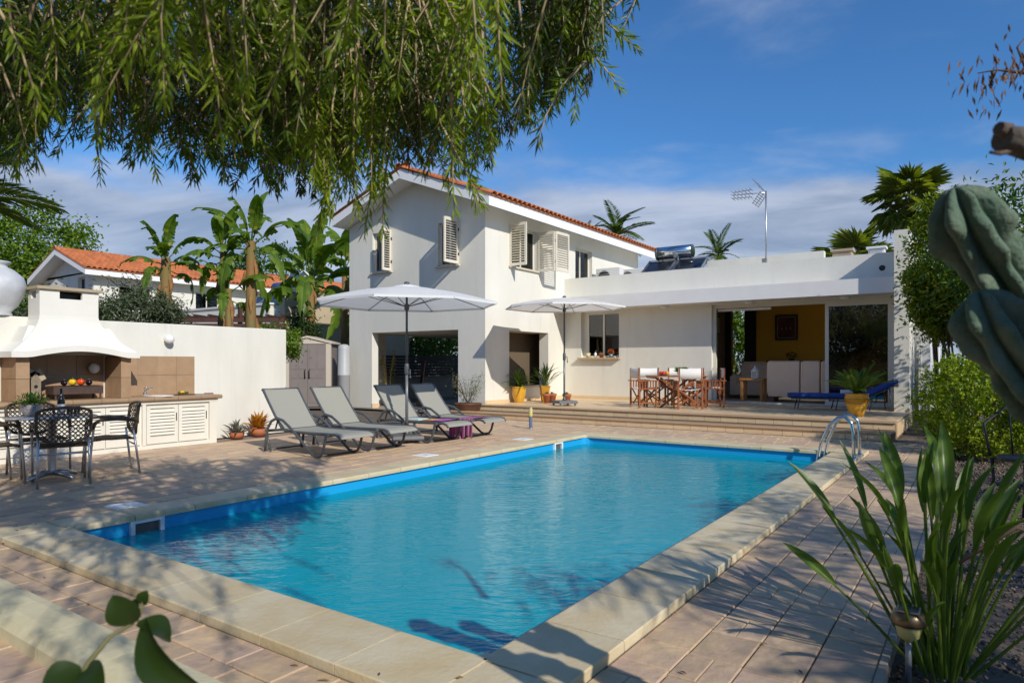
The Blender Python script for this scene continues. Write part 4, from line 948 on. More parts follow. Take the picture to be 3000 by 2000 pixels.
# ------------------------------------------------------------------ director chairs and table on the terrace
WOOD = M('red_teak', (.30, .088, .02), .45, (.20, .055, .014), 9, .8, stretch=(1, 1, 5))
CAN2 = M('white_canvas', (.72, .70, .66), .85)
def director_chair(lab, back_mat=CAN2):
    t = empty('director_chair', (0, 0, 0), 0, lab, 'chair', 'wooden director chairs round the terrace table')
    for sx in (-1, 1):
        for sy in (-1, 1): MB().box(sx*.26-.018, sx*.26+.018, sy*.20-.018, sy*.20+.018, 0, .60).build('leg', WOOD, t, False)
        MB().bbox(sx*.26-.035, sx*.26+.035, -.25, .26, .60, .625).build('armrest', WOOD, t, False)
        MB().box(sx*.26-.012, sx*.26+.012, -.182, .182, .415, .445).box(sx*.26-.012, sx*.26+.012, -.182, .182, .10, .13).build('rail', WOOD, t, False)
        for k in range(5): MB().box(sx*.26-.008, sx*.26+.008, -.13+.065*k-.012, -.13+.065*k+.012, .445, .60).build('slat', WOOD, t, False)
        MB().box(sx*.24-.014, sx*.24+.014, -.225, -.198, .60, .90).build('back_post', WOOD, t, False)
    for y in (-.155, .155):
        for s in (1, -1): MB().bar((-.24*s, y+.012*s, .08), (.24*s, y+.012*s, .425), .03, .018, (0, 1, 0)).build('cross_brace', WOOD, t, False)
    sheet_ = MB(); vs = []
    for i in range(9):
        x = -.245+.49*i/8; z = .45-.03*(1-(x/.245)**2); vs += [(x, -.19, z), (x, .19, z), (x, .19, z-.006), (x, -.19, z-.006)]
    fs = [(4*i+j, 4*i+(j+1) % 4, 4*i+4+(j+1) % 4, 4*i+4+j) for i in range(8) for j in range(4)]
    sheet_.add(vs, fs, True); sheet_.build('seat', CAN2, t, False)
    bk = MB(); vs = []
    for i in range(9):
        x = -.262+.524*i/8; y = -.212-.035*(1-(x/.262)**2); dz = -.012*(1-(x/.262)**2); vs += [(x, y, .665), (x, y-.005, .665), (x, y-.005, .895+dz), (x, y, .895+dz)]
    bk.add(vs, [(4*i+j, 4*i+(j+1) % 4, 4*i+4+(j+1) % 4, 4*i+4+j) for i in range(8) for j in range(4)], True); bk.build('backrest', back_mat, t, False)
    return t
TC = Vector((-5.78, 14.93, .26))
def tpos(a, b): p = TC + RGT*a + FWD*b; return p.x, p.y
dc = director_chair('director chair with its white canvas back turned to the pool')
yaw = YAW
dc.location.z = .26; place(dc, *tpos(.10, -.70), yaw)
for a, b, r_, lab in ((-.78, -.16, -78, 'director chair at left end of the terrace table, facing right'), (-.42, .62, 188, 'director chair behind the table in front of blank white wall'), (.62, .66, 172, 'director chair behind the table nearest the sofa doorway'), (.30, .74, 180, 'director chair behind the table, middle of those against wall'), (.86, -.02, 82, 'director chair at right end of the terrace table, facing left')):
    place(dup(dc), *tpos(a, b), yaw+math.radians(r_), lab)
tt = empty('dining_table', tuple(TC), yaw, 'wooden terrace table on crossed legs laid with food', 'table')
for k in range(7): MB().box(-.62, .62, -.40+.115*k, -.40+.115*k+.108, .70, .725).build('plank', WOOD, tt, False)
for x in (-.60, .56): MB().box(x, x+.04, -.36, .36, .66, .70).build('batten', WOOD, tt, False)
for y in (-.28, .28):
    for s in (1, -1): MB().bar((-.42*s, y+.02*s, 0), (.42*s, y+.02*s, .68), .045, .025, (0, 1, 0)).build('leg', WOOD, tt, False)
def on_table(name, a, b, lab, cat): x, y = tpos(a, b); return empty(name, (x, y, .26+.727), yaw, lab, cat)
t = on_table('fruit_bowl', -.30, -.05, 'red and orange fruit on a plate on the terrace table', 'fruit plate')
MB().lathe([(.06, 0), (.13, .02), (.135, .024), (.06, .008), (0, .008)], (0, 0, 0), 20).build('plate', M('grey_plate', (.28, .36, .36), .3), t, False)
for k, (x, y, c) in enumerate(((-.05, 0, (.62, .05, .02)), (.03, .02, (.68, .10, .02)), (.09, -.02, (.75, .32, .02)), (0, -.05, (.6, .04, .03)))): MB().ball((x, y, .055), .045, 10, 7).build('fruit', M('fruit_%s' % 'abcd'[k], c, .35), t, False)
t = on_table('salad_plant', .16, .12, 'leafy green salad in a bowl at the table centre', 'salad')
MB().lathe([(.06, 0), (.11, .06), (.105, .06), (.05, .01), (0, .01)], (0, 0, 0), 18).build('bowl', M('grey_bowl', (.5, .5, .48), .4), t, False)
n = 160; a = rng.uniform(0, 6.28, n); d = np.stack([np.cos(a), np.sin(a), rng.uniform(.3, 1.4, n)], 1); leaves('greens', np.tile([0, 0, .05], (n, 1))+nrm(d)*.05, d, rdir(n)+[0, 0, 1], rng.uniform(.09, .17, n), .035, leaf_mat('salad_leaf', (.06, .18, .015), (.16, .34, .04), .4), t, False)
t = on_table('red_drink_glass', .50, -.1, 'small glass with red drink on right of terrace table', 'glass'); MB().lathe([(.025, 0), (.033, .11), (.03, .11), (.022, .006), (0, .006)], (0, 0, 0), 12).build('tumbler', MATS['clear_glass'], t, False); MB().lathe([(.02, .007), (.028, .08), (0, .08)], (0, 0, 0), 12).build('drink', M('red_drink', (.6, .04, .06), .3), t, False)
t = on_table('white_napkin', .38, -.15, 'white folded napkin on the terrace table by the red drink', 'napkin'); MB().bbox(-.08, .08, -.06, .06, 0, .014, .003).build('cloth', CAN2, t, False); 

# ------------------------------------------------------------------ pots
YEL = M('yellow_glaze', (.66, .36, .025), .3, (.52, .26, .02), 7, .8, coat=.2); TCP = M('terracotta_pot', (.42, .135, .055), .75, (.34, .11, .05), 12); POTSOIL = M('pot_soil', (.05, .035, .025), .95)
def pot(name, x, y, z, prof, mat, lab, cat='pot plant', group=None, n=22, soil=None, tilt=None):
    t = empty(name, (x, y, z), 0, lab, cat, group)
    MB().lathe(prof, (0, 0, 0), n, 1, n > 8).build('pot', mat, t, False)
    if soil: MB().lathe([(soil[0], soil[1]), (0, soil[1]+.01)], (0, 0, 0), n).build('soil', POTSOIL, t, False)
    return t
def blade_mesh(L, W, arch, seg=6, fold=.25, petiole=0, pr=.006):
    """one long leaf lying along +x, arching down; optional petiole"""
    vs = []; fs = []
    for i in range(seg+1):
        u = i/seg; x = petiole + L*u; z = arch*L*(.9*u - 1.6*u*u); w = W*math.sin(math.pi*min(1, (u*.93+.07)))**.75 if i < seg else .002
        vs += [(x, -w/2, z+w*fold), (x, 0, z), (x, w/2, z+w*fold)]
    for i in range(seg):
        for j in (0, 1): fs.append((3*i+j, 3*i+j+1, 3*i+4+j, 3*i+3+j))
    m = MB(); m.add(vs, fs, True)
    if petiole: m.tube([(0, 0, 0), (petiole*.5, 0, petiole*.012), (petiole+L*.15, 0, arch*L*.1-.004)], [pr, pr*.8, pr*.5], 5, False)
    return m
def orient(o, parent, pos, az, el, roll=0):
    o.parent = parent; o.location = pos; o.rotation_mode = 'XYZ'
    Mx = Matrix.Rotation(az, 4, 'Z') @ Matrix.Rotation(-el, 4, 'Y') @ Matrix.Rotation(roll, 4, 'X'); o.rotation_euler = Mx.to_euler()
    return o
def tuft(t, mes, n, z, el=(30, 80), jit=.03, name='leaf', mat=None):
    ga = 2.39996
    for i in range(n):
        u = (i+.5)/n; o = bpy.data.objects.new(name, random.choice(mes)); COL.objects.link(o)
        orient(o, t, (random.uniform(-jit, jit), random.uniform(-jit, jit), z), ga*i+random.uniform(-.2, .2), math.radians(el[1]+(el[0]-el[1])*u+random.uniform(-8, 8)), random.uniform(-.3, .3))
        s = random.uniform(.8, 1.1); o.scale = (s, s, s)
LS = leaf_mat('strap_leaf', (.055, .115, .02), (.14, .23, .035), .3, .4); LD = leaf_mat('dark_leaf', (.022, .06, .014), (.06, .12, .025), .25, .4)
yucca = [blade_mesh(.55, .05, a).mesh('leaf', LS) for a in (.15, .35, .6)]
yp = [(.11, 0), (.115, .02), (.155, .12), (.18, .24), (.185, .33), (.18, .385), (.19, .39), (.19, .41), (.165, .41), (.16, .37), (0, .37)]
t = pot('yellow_pot_plant', -9.78, 14.36, .26, yp, YEL, 'ribbed yellow pot with spiky plant, left of the pair on terrace', group='tall yellow pots by the villa wall'); tuft(t, yucca, 40, .38, (15, 85))
yq = [(.10, 0), (.105, .02), (.12, .05), (.16, .38), (.175, .39), (.175, .42), (.15, .42), (.145, .39), (0, .39)]
t = pot('yellow_pot_plant', -9.36, 14.95, .26, yq, M('yellow_glaze_dark', (.55, .28, .02), .35, (.40, .19, .015), 7), 'square tapered yellow pot with tall upright plant, right of the pair on terrace', group='tall yellow pots by the villa wall', n=4)
bamb = [blade_mesh(.42, .045, a, petiole=.25).mesh('leaf', LS) for a in (.1, .3, .55)]; tuft(t, bamb, 36, .40, (35, 88), .05)
tp = [(.06, 0), (.085, .12), (.10, .125), (.10, .16), (.085, .16), (.08, .135), (0, .135)]
def succulent(t, z, n, L, W, mat): 
    tuft(t, [blade_mesh(L, W, .2, 4).mesh('leaf', mat)], n, z, (10, 80), .02)
SUC = leaf_mat('succulent', (.07, .10, .05), (.16, .20, .11), .15, .5)
for x, y, lab in ((-9.02, 14.50, 'small terracotta pot of succulents in front of the square yellow pot'), (-8.93, 14.62, 'small terracotta pot half hidden behind its neighbour by yellow pot'), (-8.50, 14.62, 'terracotta pot of succulents just behind the parasol base')):
    t = pot('terracotta_pot_plant', x, y, .26, [(r*1.15, z*1.5) for r, z in tp], TCP, lab, group='small terracotta pots on terrace'); succulent(t, .2, 22, .10, .035, SUC)
# cycad pot by the steps
t = pot('cycad_pot', -1.92, 14.22, .26, [(.10, 0), (.12, .02), (.165, .14), (.205, .28), (.21, .36), (.195, .40), (.205, .405), (.205, .435), (.18, .435), (.175, .39), (0, .39)], YEL, 'large yellow pot with green cycad palm by the terrace steps', n=28)
bd = MB()
for z in (.245, .335): bd.lathe([(.2005 if z < .3 else .213, z-.004), (.2075 if z < .3 else .217, z), (.2005 if z < .3 else .213, z+.004)], (0, 0, 0), 28)
for k in range(40): a = 2*math.pi*k/40; r_ = .21; bd.obox((r_*math.cos(a), r_*math.sin(a), .29), (.003*math.cos(a), .003*math.sin(a), 0), (-.004*math.sin(a), .004*math.cos(a), 0), (0, 0, .035))
bd.build('frieze', M('yellow_frieze', (.40, .20, .015), .4), t, False)
cyc = leaf_mat('cycad_leaf', (.06, .15, .015), (.18, .30, .035), .3, .3)
def frond_mesh(L, lf, W, n, arch, mat, rach=.006, vee=.35, tipw=.4):
    P, A, N, Ls = [], [], [], []; pts = []
    for i in range(8): u = i/7; pts.append((L*u, 0, arch*L*(.8*u-1.5*u*u)))
    for i in range(n):
        u = .06+.94*i/(n-1); p = np.array([L*u, 0, arch*L*(.8*u-1.5*u*u)]); sl = arch*(.8-3*u); tg = np.array([1, 0, sl]); tg /= np.linalg.norm(tg)
        for s in (-1, 1):
            P.append(p); A.append(tg*(.55+.6*u)+np.array([0, s, vee-.5*max(0, arch)*u])+rng.normal(0, .05, 3)); N.append([-sl, 0, 1]); Ls.append(lf*(math.sin(math.pi*(.12+.80*u))**.6))
    me = leaves('f', P, A, N, np.array(Ls), W, mat, False, fold=.1, curl=.15)
    mb = MB(); mb.tube(pts, [rach*(1-.8*i/7) for i in range(8)], 5, False); rm = mb.mesh('frond', mat)
    import bmesh
    bm = bmesh.new(); bm.from_mesh(me); bm.from_mesh(rm); out_ = bpy.data.meshes.new('frond'); bm.to_mesh(out_); bm.free(); out_.materials.append(mat); return out_
cf = [frond_mesh(.62, .13, .014, 26, a, cyc) for a in (.15, .3)]; tuft(t, cf, 26, .42, (22, 72), .02, 'frond')
t = pot('white_pot_grass', -1.34, 16.5, .26, [(.12, 0), (.15, .19), (.16, .19), (.16, .21), (.14, .21), (.13, .18), (0, .18)], WHITEP, 'white pot of reddish grass against the fin wall'); tuft(t, [blade_mesh(.40, .012, a, 5).mesh('leaf', leaf_mat('red_grass', (.10, .06, .02), (.22, .13, .05), .3)) for a in (.1, .5)], 40, .18, (30, 88), .05)
# bowl planter by the corner, orange succulent by the garden wall
t = pot('bowl_planter', -10.25, 12.85, 0, [(.14, 0), (.20, .03), (.30, .16), (.33, .27), (.345, .28), (.34, .30), (.31, .30), (.30, .25), (0, .25)], M('brown_bowl', (.15, .07, .04), .5, (.10, .05, .03), 8), 'brown bowl planter with straggly shrub at the house corner')
m = MB()
for k in range(14):
    a = random.uniform(0, 6.28); d = Vector((math.cos(a)*.5, math.sin(a)*.5, 1)); p = Vector((0, 0, .26)); m.tube([p, p+d*.25, p+d*.5+V(random.uniform(-.1, .1), random.uniform(-.1, .1), .02), p+d*random.uniform(.55, .75)], [.008, .006, .004, .002], 4, False)
m.build('twig', BARK, t, False); n = 700; a = rng.uniform(0, 6.28, n); u = rng.uniform(.25, .75, n); P = np.stack([np.cos(a)*.55*u, np.sin(a)*.55*u, .26+u*rng.uniform(.5, 1.1, n)], 1)+rng.normal(0, .04, (n, 3)); leaves('foliage', P, rdir(n), rdir(n), rng.uniform(.03, .055, n), .016, leaf_mat('sage_leaf', (.09, .11, .04), (.22, .24, .12), .3), t, False)
t = pot('orange_succulent', -10.32, 7.1, 0, [(.12, 0), (.16, .13), (.15, .13), (.11, .10), (0, .10)], TCP, 'orange tipped succulent in low pot at the garden wall'); tuft(t, [blade_mesh(.30, .06, .1, 4).mesh('leaf', leaf_mat('orange_leaf', (.30, .10, .015), (.55, .26, .03), .25))], 46, .14, (5, 85), .05); 
t = pot('grey_agave', -10.28, 6.65, 0, [(.10, 0), (.13, .10), (.12, .10), (0, .09)], TCP, 'grey green spiky succulent at foot of the garden wall'); tuft(t, [blade_mesh(.24, .04, .1, 4).mesh('leaf', leaf_mat('grey_leaf', (.10, .10, .08), (.22, .22, .17), .2))], 40, .1, (0, 80), .05)

# kitchen window sill things
def small(name, x, prof, mat, lab, cat): t = empty(name, (x, WY-.04, 1.432), 0, lab, cat); MB().lathe(prof, (0, 0, 0), 14).build('body', mat, t, False); return t
small('cream_pot', -9.22, [(.05, 0), (.075, .13), (.065, .13), (0, .11)], M('cream_glaze', (.66, .56, .33), .4), 'empty cream pot at left end of kitchen window sill', 'pot')
t = small('soap_bottle', -8.98, [(.035, 0), (.038, .11), (.02, .14), (.02, .15), (0, .15)], WHITEP, 'white pump soap bottle on the kitchen window sill', 'bottle'); MB().tube([(0, 0, .15), (0, 0, .19), (.04, 0, .19)], .009, 6).build('pump', M('pump_blue', (.15, .17, .25), .4), t, False)
t = small('small_terracotta_pot', -8.80, [(.045, 0), (.065, .09), (.075, .09), (.075, .12), (.06, .12), (0, .10)], TCP, 'terracotta pot with cactus on the kitchen window sill', 'pot plant'); succulent(t, .10, 14, .07, .025, SUC)
t = small('glass_vase_flowers', -8.50, [(.05, 0), (.06, .10), (.05, .10), (0, .09)], M('smoke_glass', (.16, .20, .21), .1), 'smoky glass vase of red orange flowers on window sill', 'vase'); n = 120; d = nrm(rdir(n)+[0, 0, .8]); leaves('petals', d*.06+[0, 0, .15], d+rdir(n)*.5, rdir(n), .05, .03, leaf_mat('flower_red', (.40, .06, .02), (.60, .22, .05), .3), t, False)
for k, x in enumerate((-9.08, -8.68, -8.36)):
    t = empty('sea_shell', (x, WY-.06, 1.432), 0, ['pale sea shell next to cream pot on sill', 'pale sea shell between the terracotta pot and vase', 'pale sea shell at the right end of window sill'][k], 'shell', 'sea shells on the sill'); MB().lathe([(.035, 0), (.03, .015), (.015, .03), (0, .035)], (0, 0, 0), 10, .7).build('shell', M('shell_white', (.66, .58, .48), .5), t, False)
# bollard lamp
t = empty('bollard_lamp', (-7.16, 10.92, 0), 0, 'short steel bollard lamp with yellowed lens on the paving', 'bollard lamp'); MB().lathe([(.055, 0), (.055, .01), (.034, .012), (.034, .235)], (0, 0, 0), 16).build('post', ALU, t, False); MB().lathe([(.036, .235), (.038, .25), (.038, .38), (.036, .39)], (0, 0, 0), 16).build('lens', M('yellow_lens', (.62, .55, .20), .3), t, False); MB().lathe([(.040, .388), (.040, .41), (0, .412)], (0, 0, 0), 16).build('cap', ALU, t, False)
# pool ladder handrails
t = empty('pool_ladder', (-1.5, 9.9, 0), 0, 'chrome pool ladder handrails arching over the rim', 'pool ladder')
for y in (9.45, 9.95):
    MB().tube([(PX1-.10, y, -.75), (PX1-.09, y, -.05), (PX1-.04, y, .22), (PX1+.06, y, .46), (PX1+.16, y, .56), (PX1+.25, y, .57), (PX1+.32, y, .50), (PX1+.34, y, .38), (PX1+.345, y, .02)], .021, 10).build('handrail', CHROME, t); MB().lathe([(.05, .043), (.048, .055), (.025, .06)], (PX1+.345, y, 0), 14).build('flange', CHROME, t)
for z in (-.3, -.55): MB().box(PX1-.14, PX1-.06, 9.45, 9.95, z, z+.02).build('tread', CHROME, t)
# blue sun bed on the terrace
BLU = M('blue_cushion', (.015, .045, .22), .85, (.03, .08, .32), 4, 1, bump=.25, bsc=18)
t = empty('blue_sunbed', (-2.5, 15.9, .26), math.radians(18), 'folding sunbed with thick royal blue cushion on terrace', 'sunbed')
def cushion(x0, x1, z0, z1, w_, th):
    m = MB(); vs = []; n = 8
    for i in range(n+1):
        u = i/n; x = x0+(x1-x0)*u; z = z0+(z1-z0)*u; e = 1-.18*abs(2*u-1)**4
        for k in range(12):
            a = 2*math.pi*k/12; c, s = math.cos(a), math.sin(a); vs.append((x, w_/2*(abs(c)**.4)*(1 if c > 0 else -1), z+th/2*e*(abs(s)**.7)*(1 if s > 0 else -1)))
    m.add(vs, [(12*i+j, 12*i+(j+1) % 12, 12*i+12+(j+1) % 12, 12*i+12+j) for i in range(n) for j in range(12)]+[tuple(range(12)), tuple(range(12*n, 12*n+12))], True); return m
for x0 in (-1.0, -.62, -.24, .14): cushion(x0, x0+.385, .31, .31, .60, .11).build('cushion', BLU, t, False)
cushion(.50, 1.08, .33, .62, .60, .10).build('backrest', BLU, t, False)
m = MB()
for s in (-1, 1): m.tube([(-.98, s*.28, .25), (.6, s*.28, .25)], .013, 8); m.tube([(.5, s*.28, .27), (1.08, s*.28, .57)], .012, 8); m.tube([(.92, s*.28, .5), (.96, s*.28, .02)], .012, 8)
m.build('frame', DKMETAL, t, False)
for x in (-.85, -.1, .55): MB().tube([(x, -.27, 0.012), (x+.05, -.26, .24), (x+.05, .26, .24), (x, .27, .012)], .012, 8).build('leg', DKMETAL, t, False)
tag(MB().obox((-2.35, 15.95, .66), (.10, .04, 0), (-.03, .08, 0), (0, 0, .035)).build('white_paper', WHITEP), 'white folded paper lying on the blue sunbed', 'paper')

# living room furniture
SOF = M('beige_leather', (.86, .61, .43), .5, (.80, .57, .40), 3, .7, bump=.15, bsc=12)
t = empty('sofa', (-3.7, 18.55, .30), 0, 'beige leather sofa seen from behind inside the living room', 'sofa')
for x0, x1 in ((-4.60, -3.80), (-3.77, -3.32), (-3.29, -2.75)):
    m = MB(); n = 7; vs = []
    for i, z in enumerate((.40, .55, .8, 1.05, 1.22, 1.31, 1.34)):
        b_ = (.0, .02, .035, .03, .02, .01, -.04)[i]; th = (.30, .32, .33, .30, .26, .20, .10)[i]; y0 = 18.35-b_+(.09 if i == 6 else .03*i/6)
        vs += [(x0+.03*(i in (0, 6)), y0, z), (x1-.03*(i in (0, 6)), y0, z), (x1-.03*(i in (0, 6)), y0+th, z), (x0+.03*(i in (0, 6)), y0+th, z)]
    vs = [(x*.958, y*.958, 1.25+(z-1.25)*.958) for x, y, z in vs]; m.add(vs, [(4*i+j, 4*i+(j+1) % 4, 4*i+4+(j+1) % 4, 4*i+4+j) for i in range(6) for j in range(4)]+[(0, 1, 2, 3), (24, 25, 26, 27)], False); o = m.build('back_cushion', SOF, t)
    bv = o.modifiers.new('b', 'BEVEL'); bv.width = .02; bv.segments = 2
MB().box(-4.36, -2.64, 17.75, 18.45, .44, .77).build('seat', SOF, t); [MB().box(x, x+.1, 17.8, 17.9, .30, .44).build('leg', BLACK, t) for x in (-4.3, -2.8)]
t = empty('armchair', (-5.2, 19.6, .30), 0, 'beige leather armchair behind the low table in living room', 'armchair'); o = MB().bbox(-5.6, -4.9, 19.5, 19.75, .4, 1.32, .08).build('back', SOF, t); MB().bbox(-5.6, -4.95, 18.95, 19.5, .4, .72, .05).build('seat', SOF, t); MB().bbox(-5.75, -5.6, 18.95, 19.7, .4, .95, .05).build('armrest', SOF, t)
t = empty('side_table', (-4.8, 17.7, .30), 0, 'low orange pine side table beside the sofa', 'side table'); PINE = M('pine', (.42, .19, .05), .45, (.34, .15, .04), 6)
MB().bbox(-5.08, -4.49, 17.52, 17.98, .84, .885).build('tabletop', PINE, t)
for x in (-5.06, -4.57):
    for y in (17.54, 17.90): MB().box(x, x+.06, y, y+.06, .30, .84).build('leg', PINE, t)
t = empty('white_lantern', (-4.74, 17.72, .885), 0, 'small white lantern standing on low pine table', 'lantern'); m = MB(); m.box(-4.81, -4.67, 17.65, 17.79, .886, .905); [m.box(x, x+.02, y, y+.02, .905, 1.06) for x in (-4.81, -4.69, -4.75) for y in (17.65, 17.77)]; m.box(-4.82, -4.66, 17.64, 17.80, 1.06, 1.08); m.build('cage', WHITEP, t); MB().lathe([(.10, 1.08), (.04, 1.16), (.02, 1.18), (.02, 1.2), (0, 1.21)], (-4.74, 17.72, 0), 4).build('roof', WHITEP, t)
t = empty('framed_painting', (-4.8, 21.48, 2.35), 0, 'framed dark red painting on the ochre living room wall', 'painting'); MB().panel('y', 21.44, .055, -5.14, -4.49, 1.97, 2.74, [(-5.08, -4.55, 2.03, 2.68)]).build('frame', M('frame_dark', (.03, .015, .008), .4), t); MB().panel('y', 21.455, .03, -5.08, -4.55, 2.03, 2.68, [(-5.06, -4.57, 2.05, 2.66)]).build('inner_frame', M('frame_silver', (.35, .33, .27), .4), t); MB().box(-5.06, -4.57, 21.47, 21.475, 2.05, 2.66).build('canvas', M('canvas_red', (.05, .015, .012), .6, (.16, .03, .015), 3, 1), t)
m = MB(); [m.lathe([(.02, -.04), (.025, .0), (.004, .05)], (x, 21.462, 2.33), 8) for x in (-4.94, -4.82, -4.70)]; m.build('flame_mark', M('flame_paint', (.45, .26, .09), .6), t)
t = empty('small_picture', (-6.64, 20.6, 2.4), 0, 'narrow pale picture on the brown side wall by the door', 'picture'); MB().box(-6.65, -6.62, 20.35, 20.79, 2.16, 2.72).build('frame', M('frame_brown', (.06, .04, .02), .5), t); MB().box(-6.621, -6.612, 20.39, 20.75, 2.2, 2.68).build('print', M('print_pale', (.36, .36, .30), .6), t)
t = empty('blue_pot_plant', (-6.25, 22.4, .5), 0, 'bright blue pot with leafy plant seen through back doorway', 'pot plant'); MB().lathe([(.16, .3), (.22, .68), (.2, .68), (0, .62)], (0, 0, 0), 20).build('pot', M('blue_glaze', (.01, .12, .42), .25), t, False); tuft(t, yucca, 14, .6, (40, 85), .08)
t = empty('console_table', (-3.9, 21.2, .72), 0, 'dark console table with dried flowers behind the sofa', 'table'); MB().box(-5.3, -3.2, 21.1, 21.45, 1.30, 1.36).build('tabletop', DARKWOOD, t); [MB().box(x, x+.06, 21.2, 21.26, .72, 1.3).build('leg', DARKWOOD, t) for x in (-5.28, -3.28)]
t = empty('bonsai_ornament', (-4.62, 21.25, 1.36), 0, 'small dark bonsai ornament on the console table', 'ornament'); MB().lathe([(.08, 0), (.1, .05), (0, .05)], (0, 0, 0), 10).build('dish', BLACK, t, False); n = 120; leaves('foliage', rdir(n)*[.14, .1, .07]+[0, 0, .17], rdir(n), rdir(n), .05, .02, LD, t, False)
# under the gable: fence, rattan set, bamboo pot, broom
t = empty('slat_fence', (-17, 18, 0), 0, 'dark brown horizontal slat fence behind the undercroft', 'fence')
for k in range(7): MB().box(-17.03, -17.0, 14.6, 22.5, .82+.107*k, .82+.107*k+.092).build('slat', DARKWOOD, t)
for y in (14.7, 16.6, 18.6, 20.6, 22.4): MB().box(-17.1, -17.03, y, y+.08, 0, 1.6).build('post', DARKWOOD, t)
t = empty('boundary_wall', (-17.2, 18, 0), 0, 'low pale plinth wall below the dark slat fence', 'wall'); MB().box(-17.3, -17.1, 13.0, 24, 0, .80).build('wall', M('plinth', (.42, .38, .31), .85, (.34, .31, .25), 2), t)
RAT = M('black_rattan', (.022, .02, .019), .5)
for x, y, rz, lab in ((-13.1, 16.9, 0, 'black rattan armchair under the gable, left of the two'), (-12.2, 17.2, 0, 'black rattan armchair under the gable, right of the two')):
    t = empty('rattan_armchair', (x, y, 0), rz, lab, 'armchair', 'black rattan armchairs under the gable'); MB().bbox(-.30, .30, -.32, .3, .08, .38, .02).build('seat', RAT, t, False); MB().prism([(-.30, .2, .38), (.30, .2, .38), (.27, .36, .92), (-.27, .36, .92)], (0, .09, 0)).build('backrest', RAT, t, False)
    for s in (-1, 1): MB().bbox(s*.30-.06, s*.30+.06, -.34, .30, .05, .60, .02).build('armrest', RAT, t, False)
t = empty('rattan_table', (-12.7, 16.1, 0), 0, 'black rattan low table between the armchairs under gable', 'table'); MB().bbox(-.35, .35, -.3, .3, .36, .40).build('tabletop', RAT, t, False); [MB().box(x, x+.05, y, y+.05, 0, .36).build('leg', RAT, t, False) for x in (-.34, .29) for y in (-.29, .24)]
t = pot('bamboo_pot', -14.35, 14.2, 0, [(.10, 0), (.15, .30), (.16, .30), (.16, .33), (.13, .33), (0, .3)], TCP, 'terracotta pot of tall yellow bamboo just inside the gable opening')
m = MB()
for k in range(12):
    a = random.uniform(0, 6.28); m.tube([(math.cos(a)*.06, math.sin(a)*.06, .3), (math.cos(a)*.10, math.sin(a)*.10, 1.0), (math.cos(a)*.2, math.sin(a)*.2, random.uniform(1.3, 1.6))], .009, 5, False)
m.build('cane', M('bamboo_cane', (.48, .34, .08), .5), t, False); n = 260; a = rng.uniform(0, 6.28, n); P = np.stack([np.cos(a)*.15, np.sin(a)*.15, rng.uniform(.7, 1.65, n)], 1); leaves('foliage', P, np.stack([np.cos(a), np.sin(a), rng.uniform(-.6, .3, n)], 1), rdir(n)+[0, 0, 1], .12, .016, leaf_mat('bamboo_leaf', (.16, .17, .03), (.36, .30, .06), .4), t, False)
t = empty('broom', (-13.6, 14.8, 0), 0, 'long handled broom leaning inside the gable opening', 'broom'); MB().tube([(-13.6, 14.8, .12), (-13.5, 14.9, 1.35)], .012, 6).build('handle', M('broom_handle', (.45, .20, .12), .5), t); MB().box(-13.75, -13.45, 14.76, 14.84, 0.002, .14).build('bristles', M('bristle', (.2, .12, .06), .9), t)
# plastic shed and cylinder tank between wall and house
SHED = M('shed_taupe', (.235, .20, .185), .6, (.21, .18, .165), 3); SHEDT = M('shed_trim', (.55, .48, .39), .6)
t = empty('garden_shed', (-15.6, 12.3, 0), math.radians(35), 'taupe plastic garden shed with double doors and beige gable', 'shed')
MB().prism([(-.62, .02, 0), (.62, .02, 0), (.62, .02, 1.80), (0, .02, 1.95), (-.62, .02, 1.80)], (0, .8, 0)).build('body', SHED, t, False)
MB().prism([(-.70, -.04, 1.82), (-.70, -.04, 1.87), (0, -.04, 2.05), (.70, -.04, 1.87), (.70, -.04, 1.82), (0, -.04, 1.99)], (0, .95, 0)).build('roof', SHEDT, t, False)
MB().prism([(-.60, -.004, 1.82), (.60, -.004, 1.82), (0, -.004, 1.97)], (0, .022, 0)).build('gable', SHEDT, t, False)
for x in (-.66, .52): MB().box(x, x+.14, -.02, .06, 0, 1.82).build('trim', SHEDT, t, False)
for s in (-1, 1):
    x0, x1 = (-.515, -.004) if s < 0 else (.004, .515)
    d_ = MB().box(x0, x1, -.012, .018, .05, 1.80).build('door', SHED, t, False)
    for z0, z1 in ((.15, .75), (.85, 1.0), (1.1, 1.7)):
        for u in (0, 1): MB().bbox(x0+.05+u*.22, x0+.23+u*.22, -.022, -.011, z0, z1, .008).build('door_panel', SHED, d_, False)
    MB().tube([(s*.06, -.012, .85), (s*.06, -.06, .87), (s*.06, -.06, 1.08), (s*.06, -.012, 1.10)], .014, 6).build('handle', BLACK, d_, False)
t = empty('water_cylinder', (-14.72, 12.85, 0), 0, 'tall pale cylinder with rounded top between shed and house', 'cylinder'); MB().lathe([(.16, 0), (.17, .01), (.17, .93), (.175, .935), (.175, .95), (.17, .955), (.17, 1.68), (.15, 1.76), (.09, 1.80), (0, 1.81)], (0, 0, 0), 20).build('body', M('cylinder_grey', (.40, .41, .41), .5), t, False)
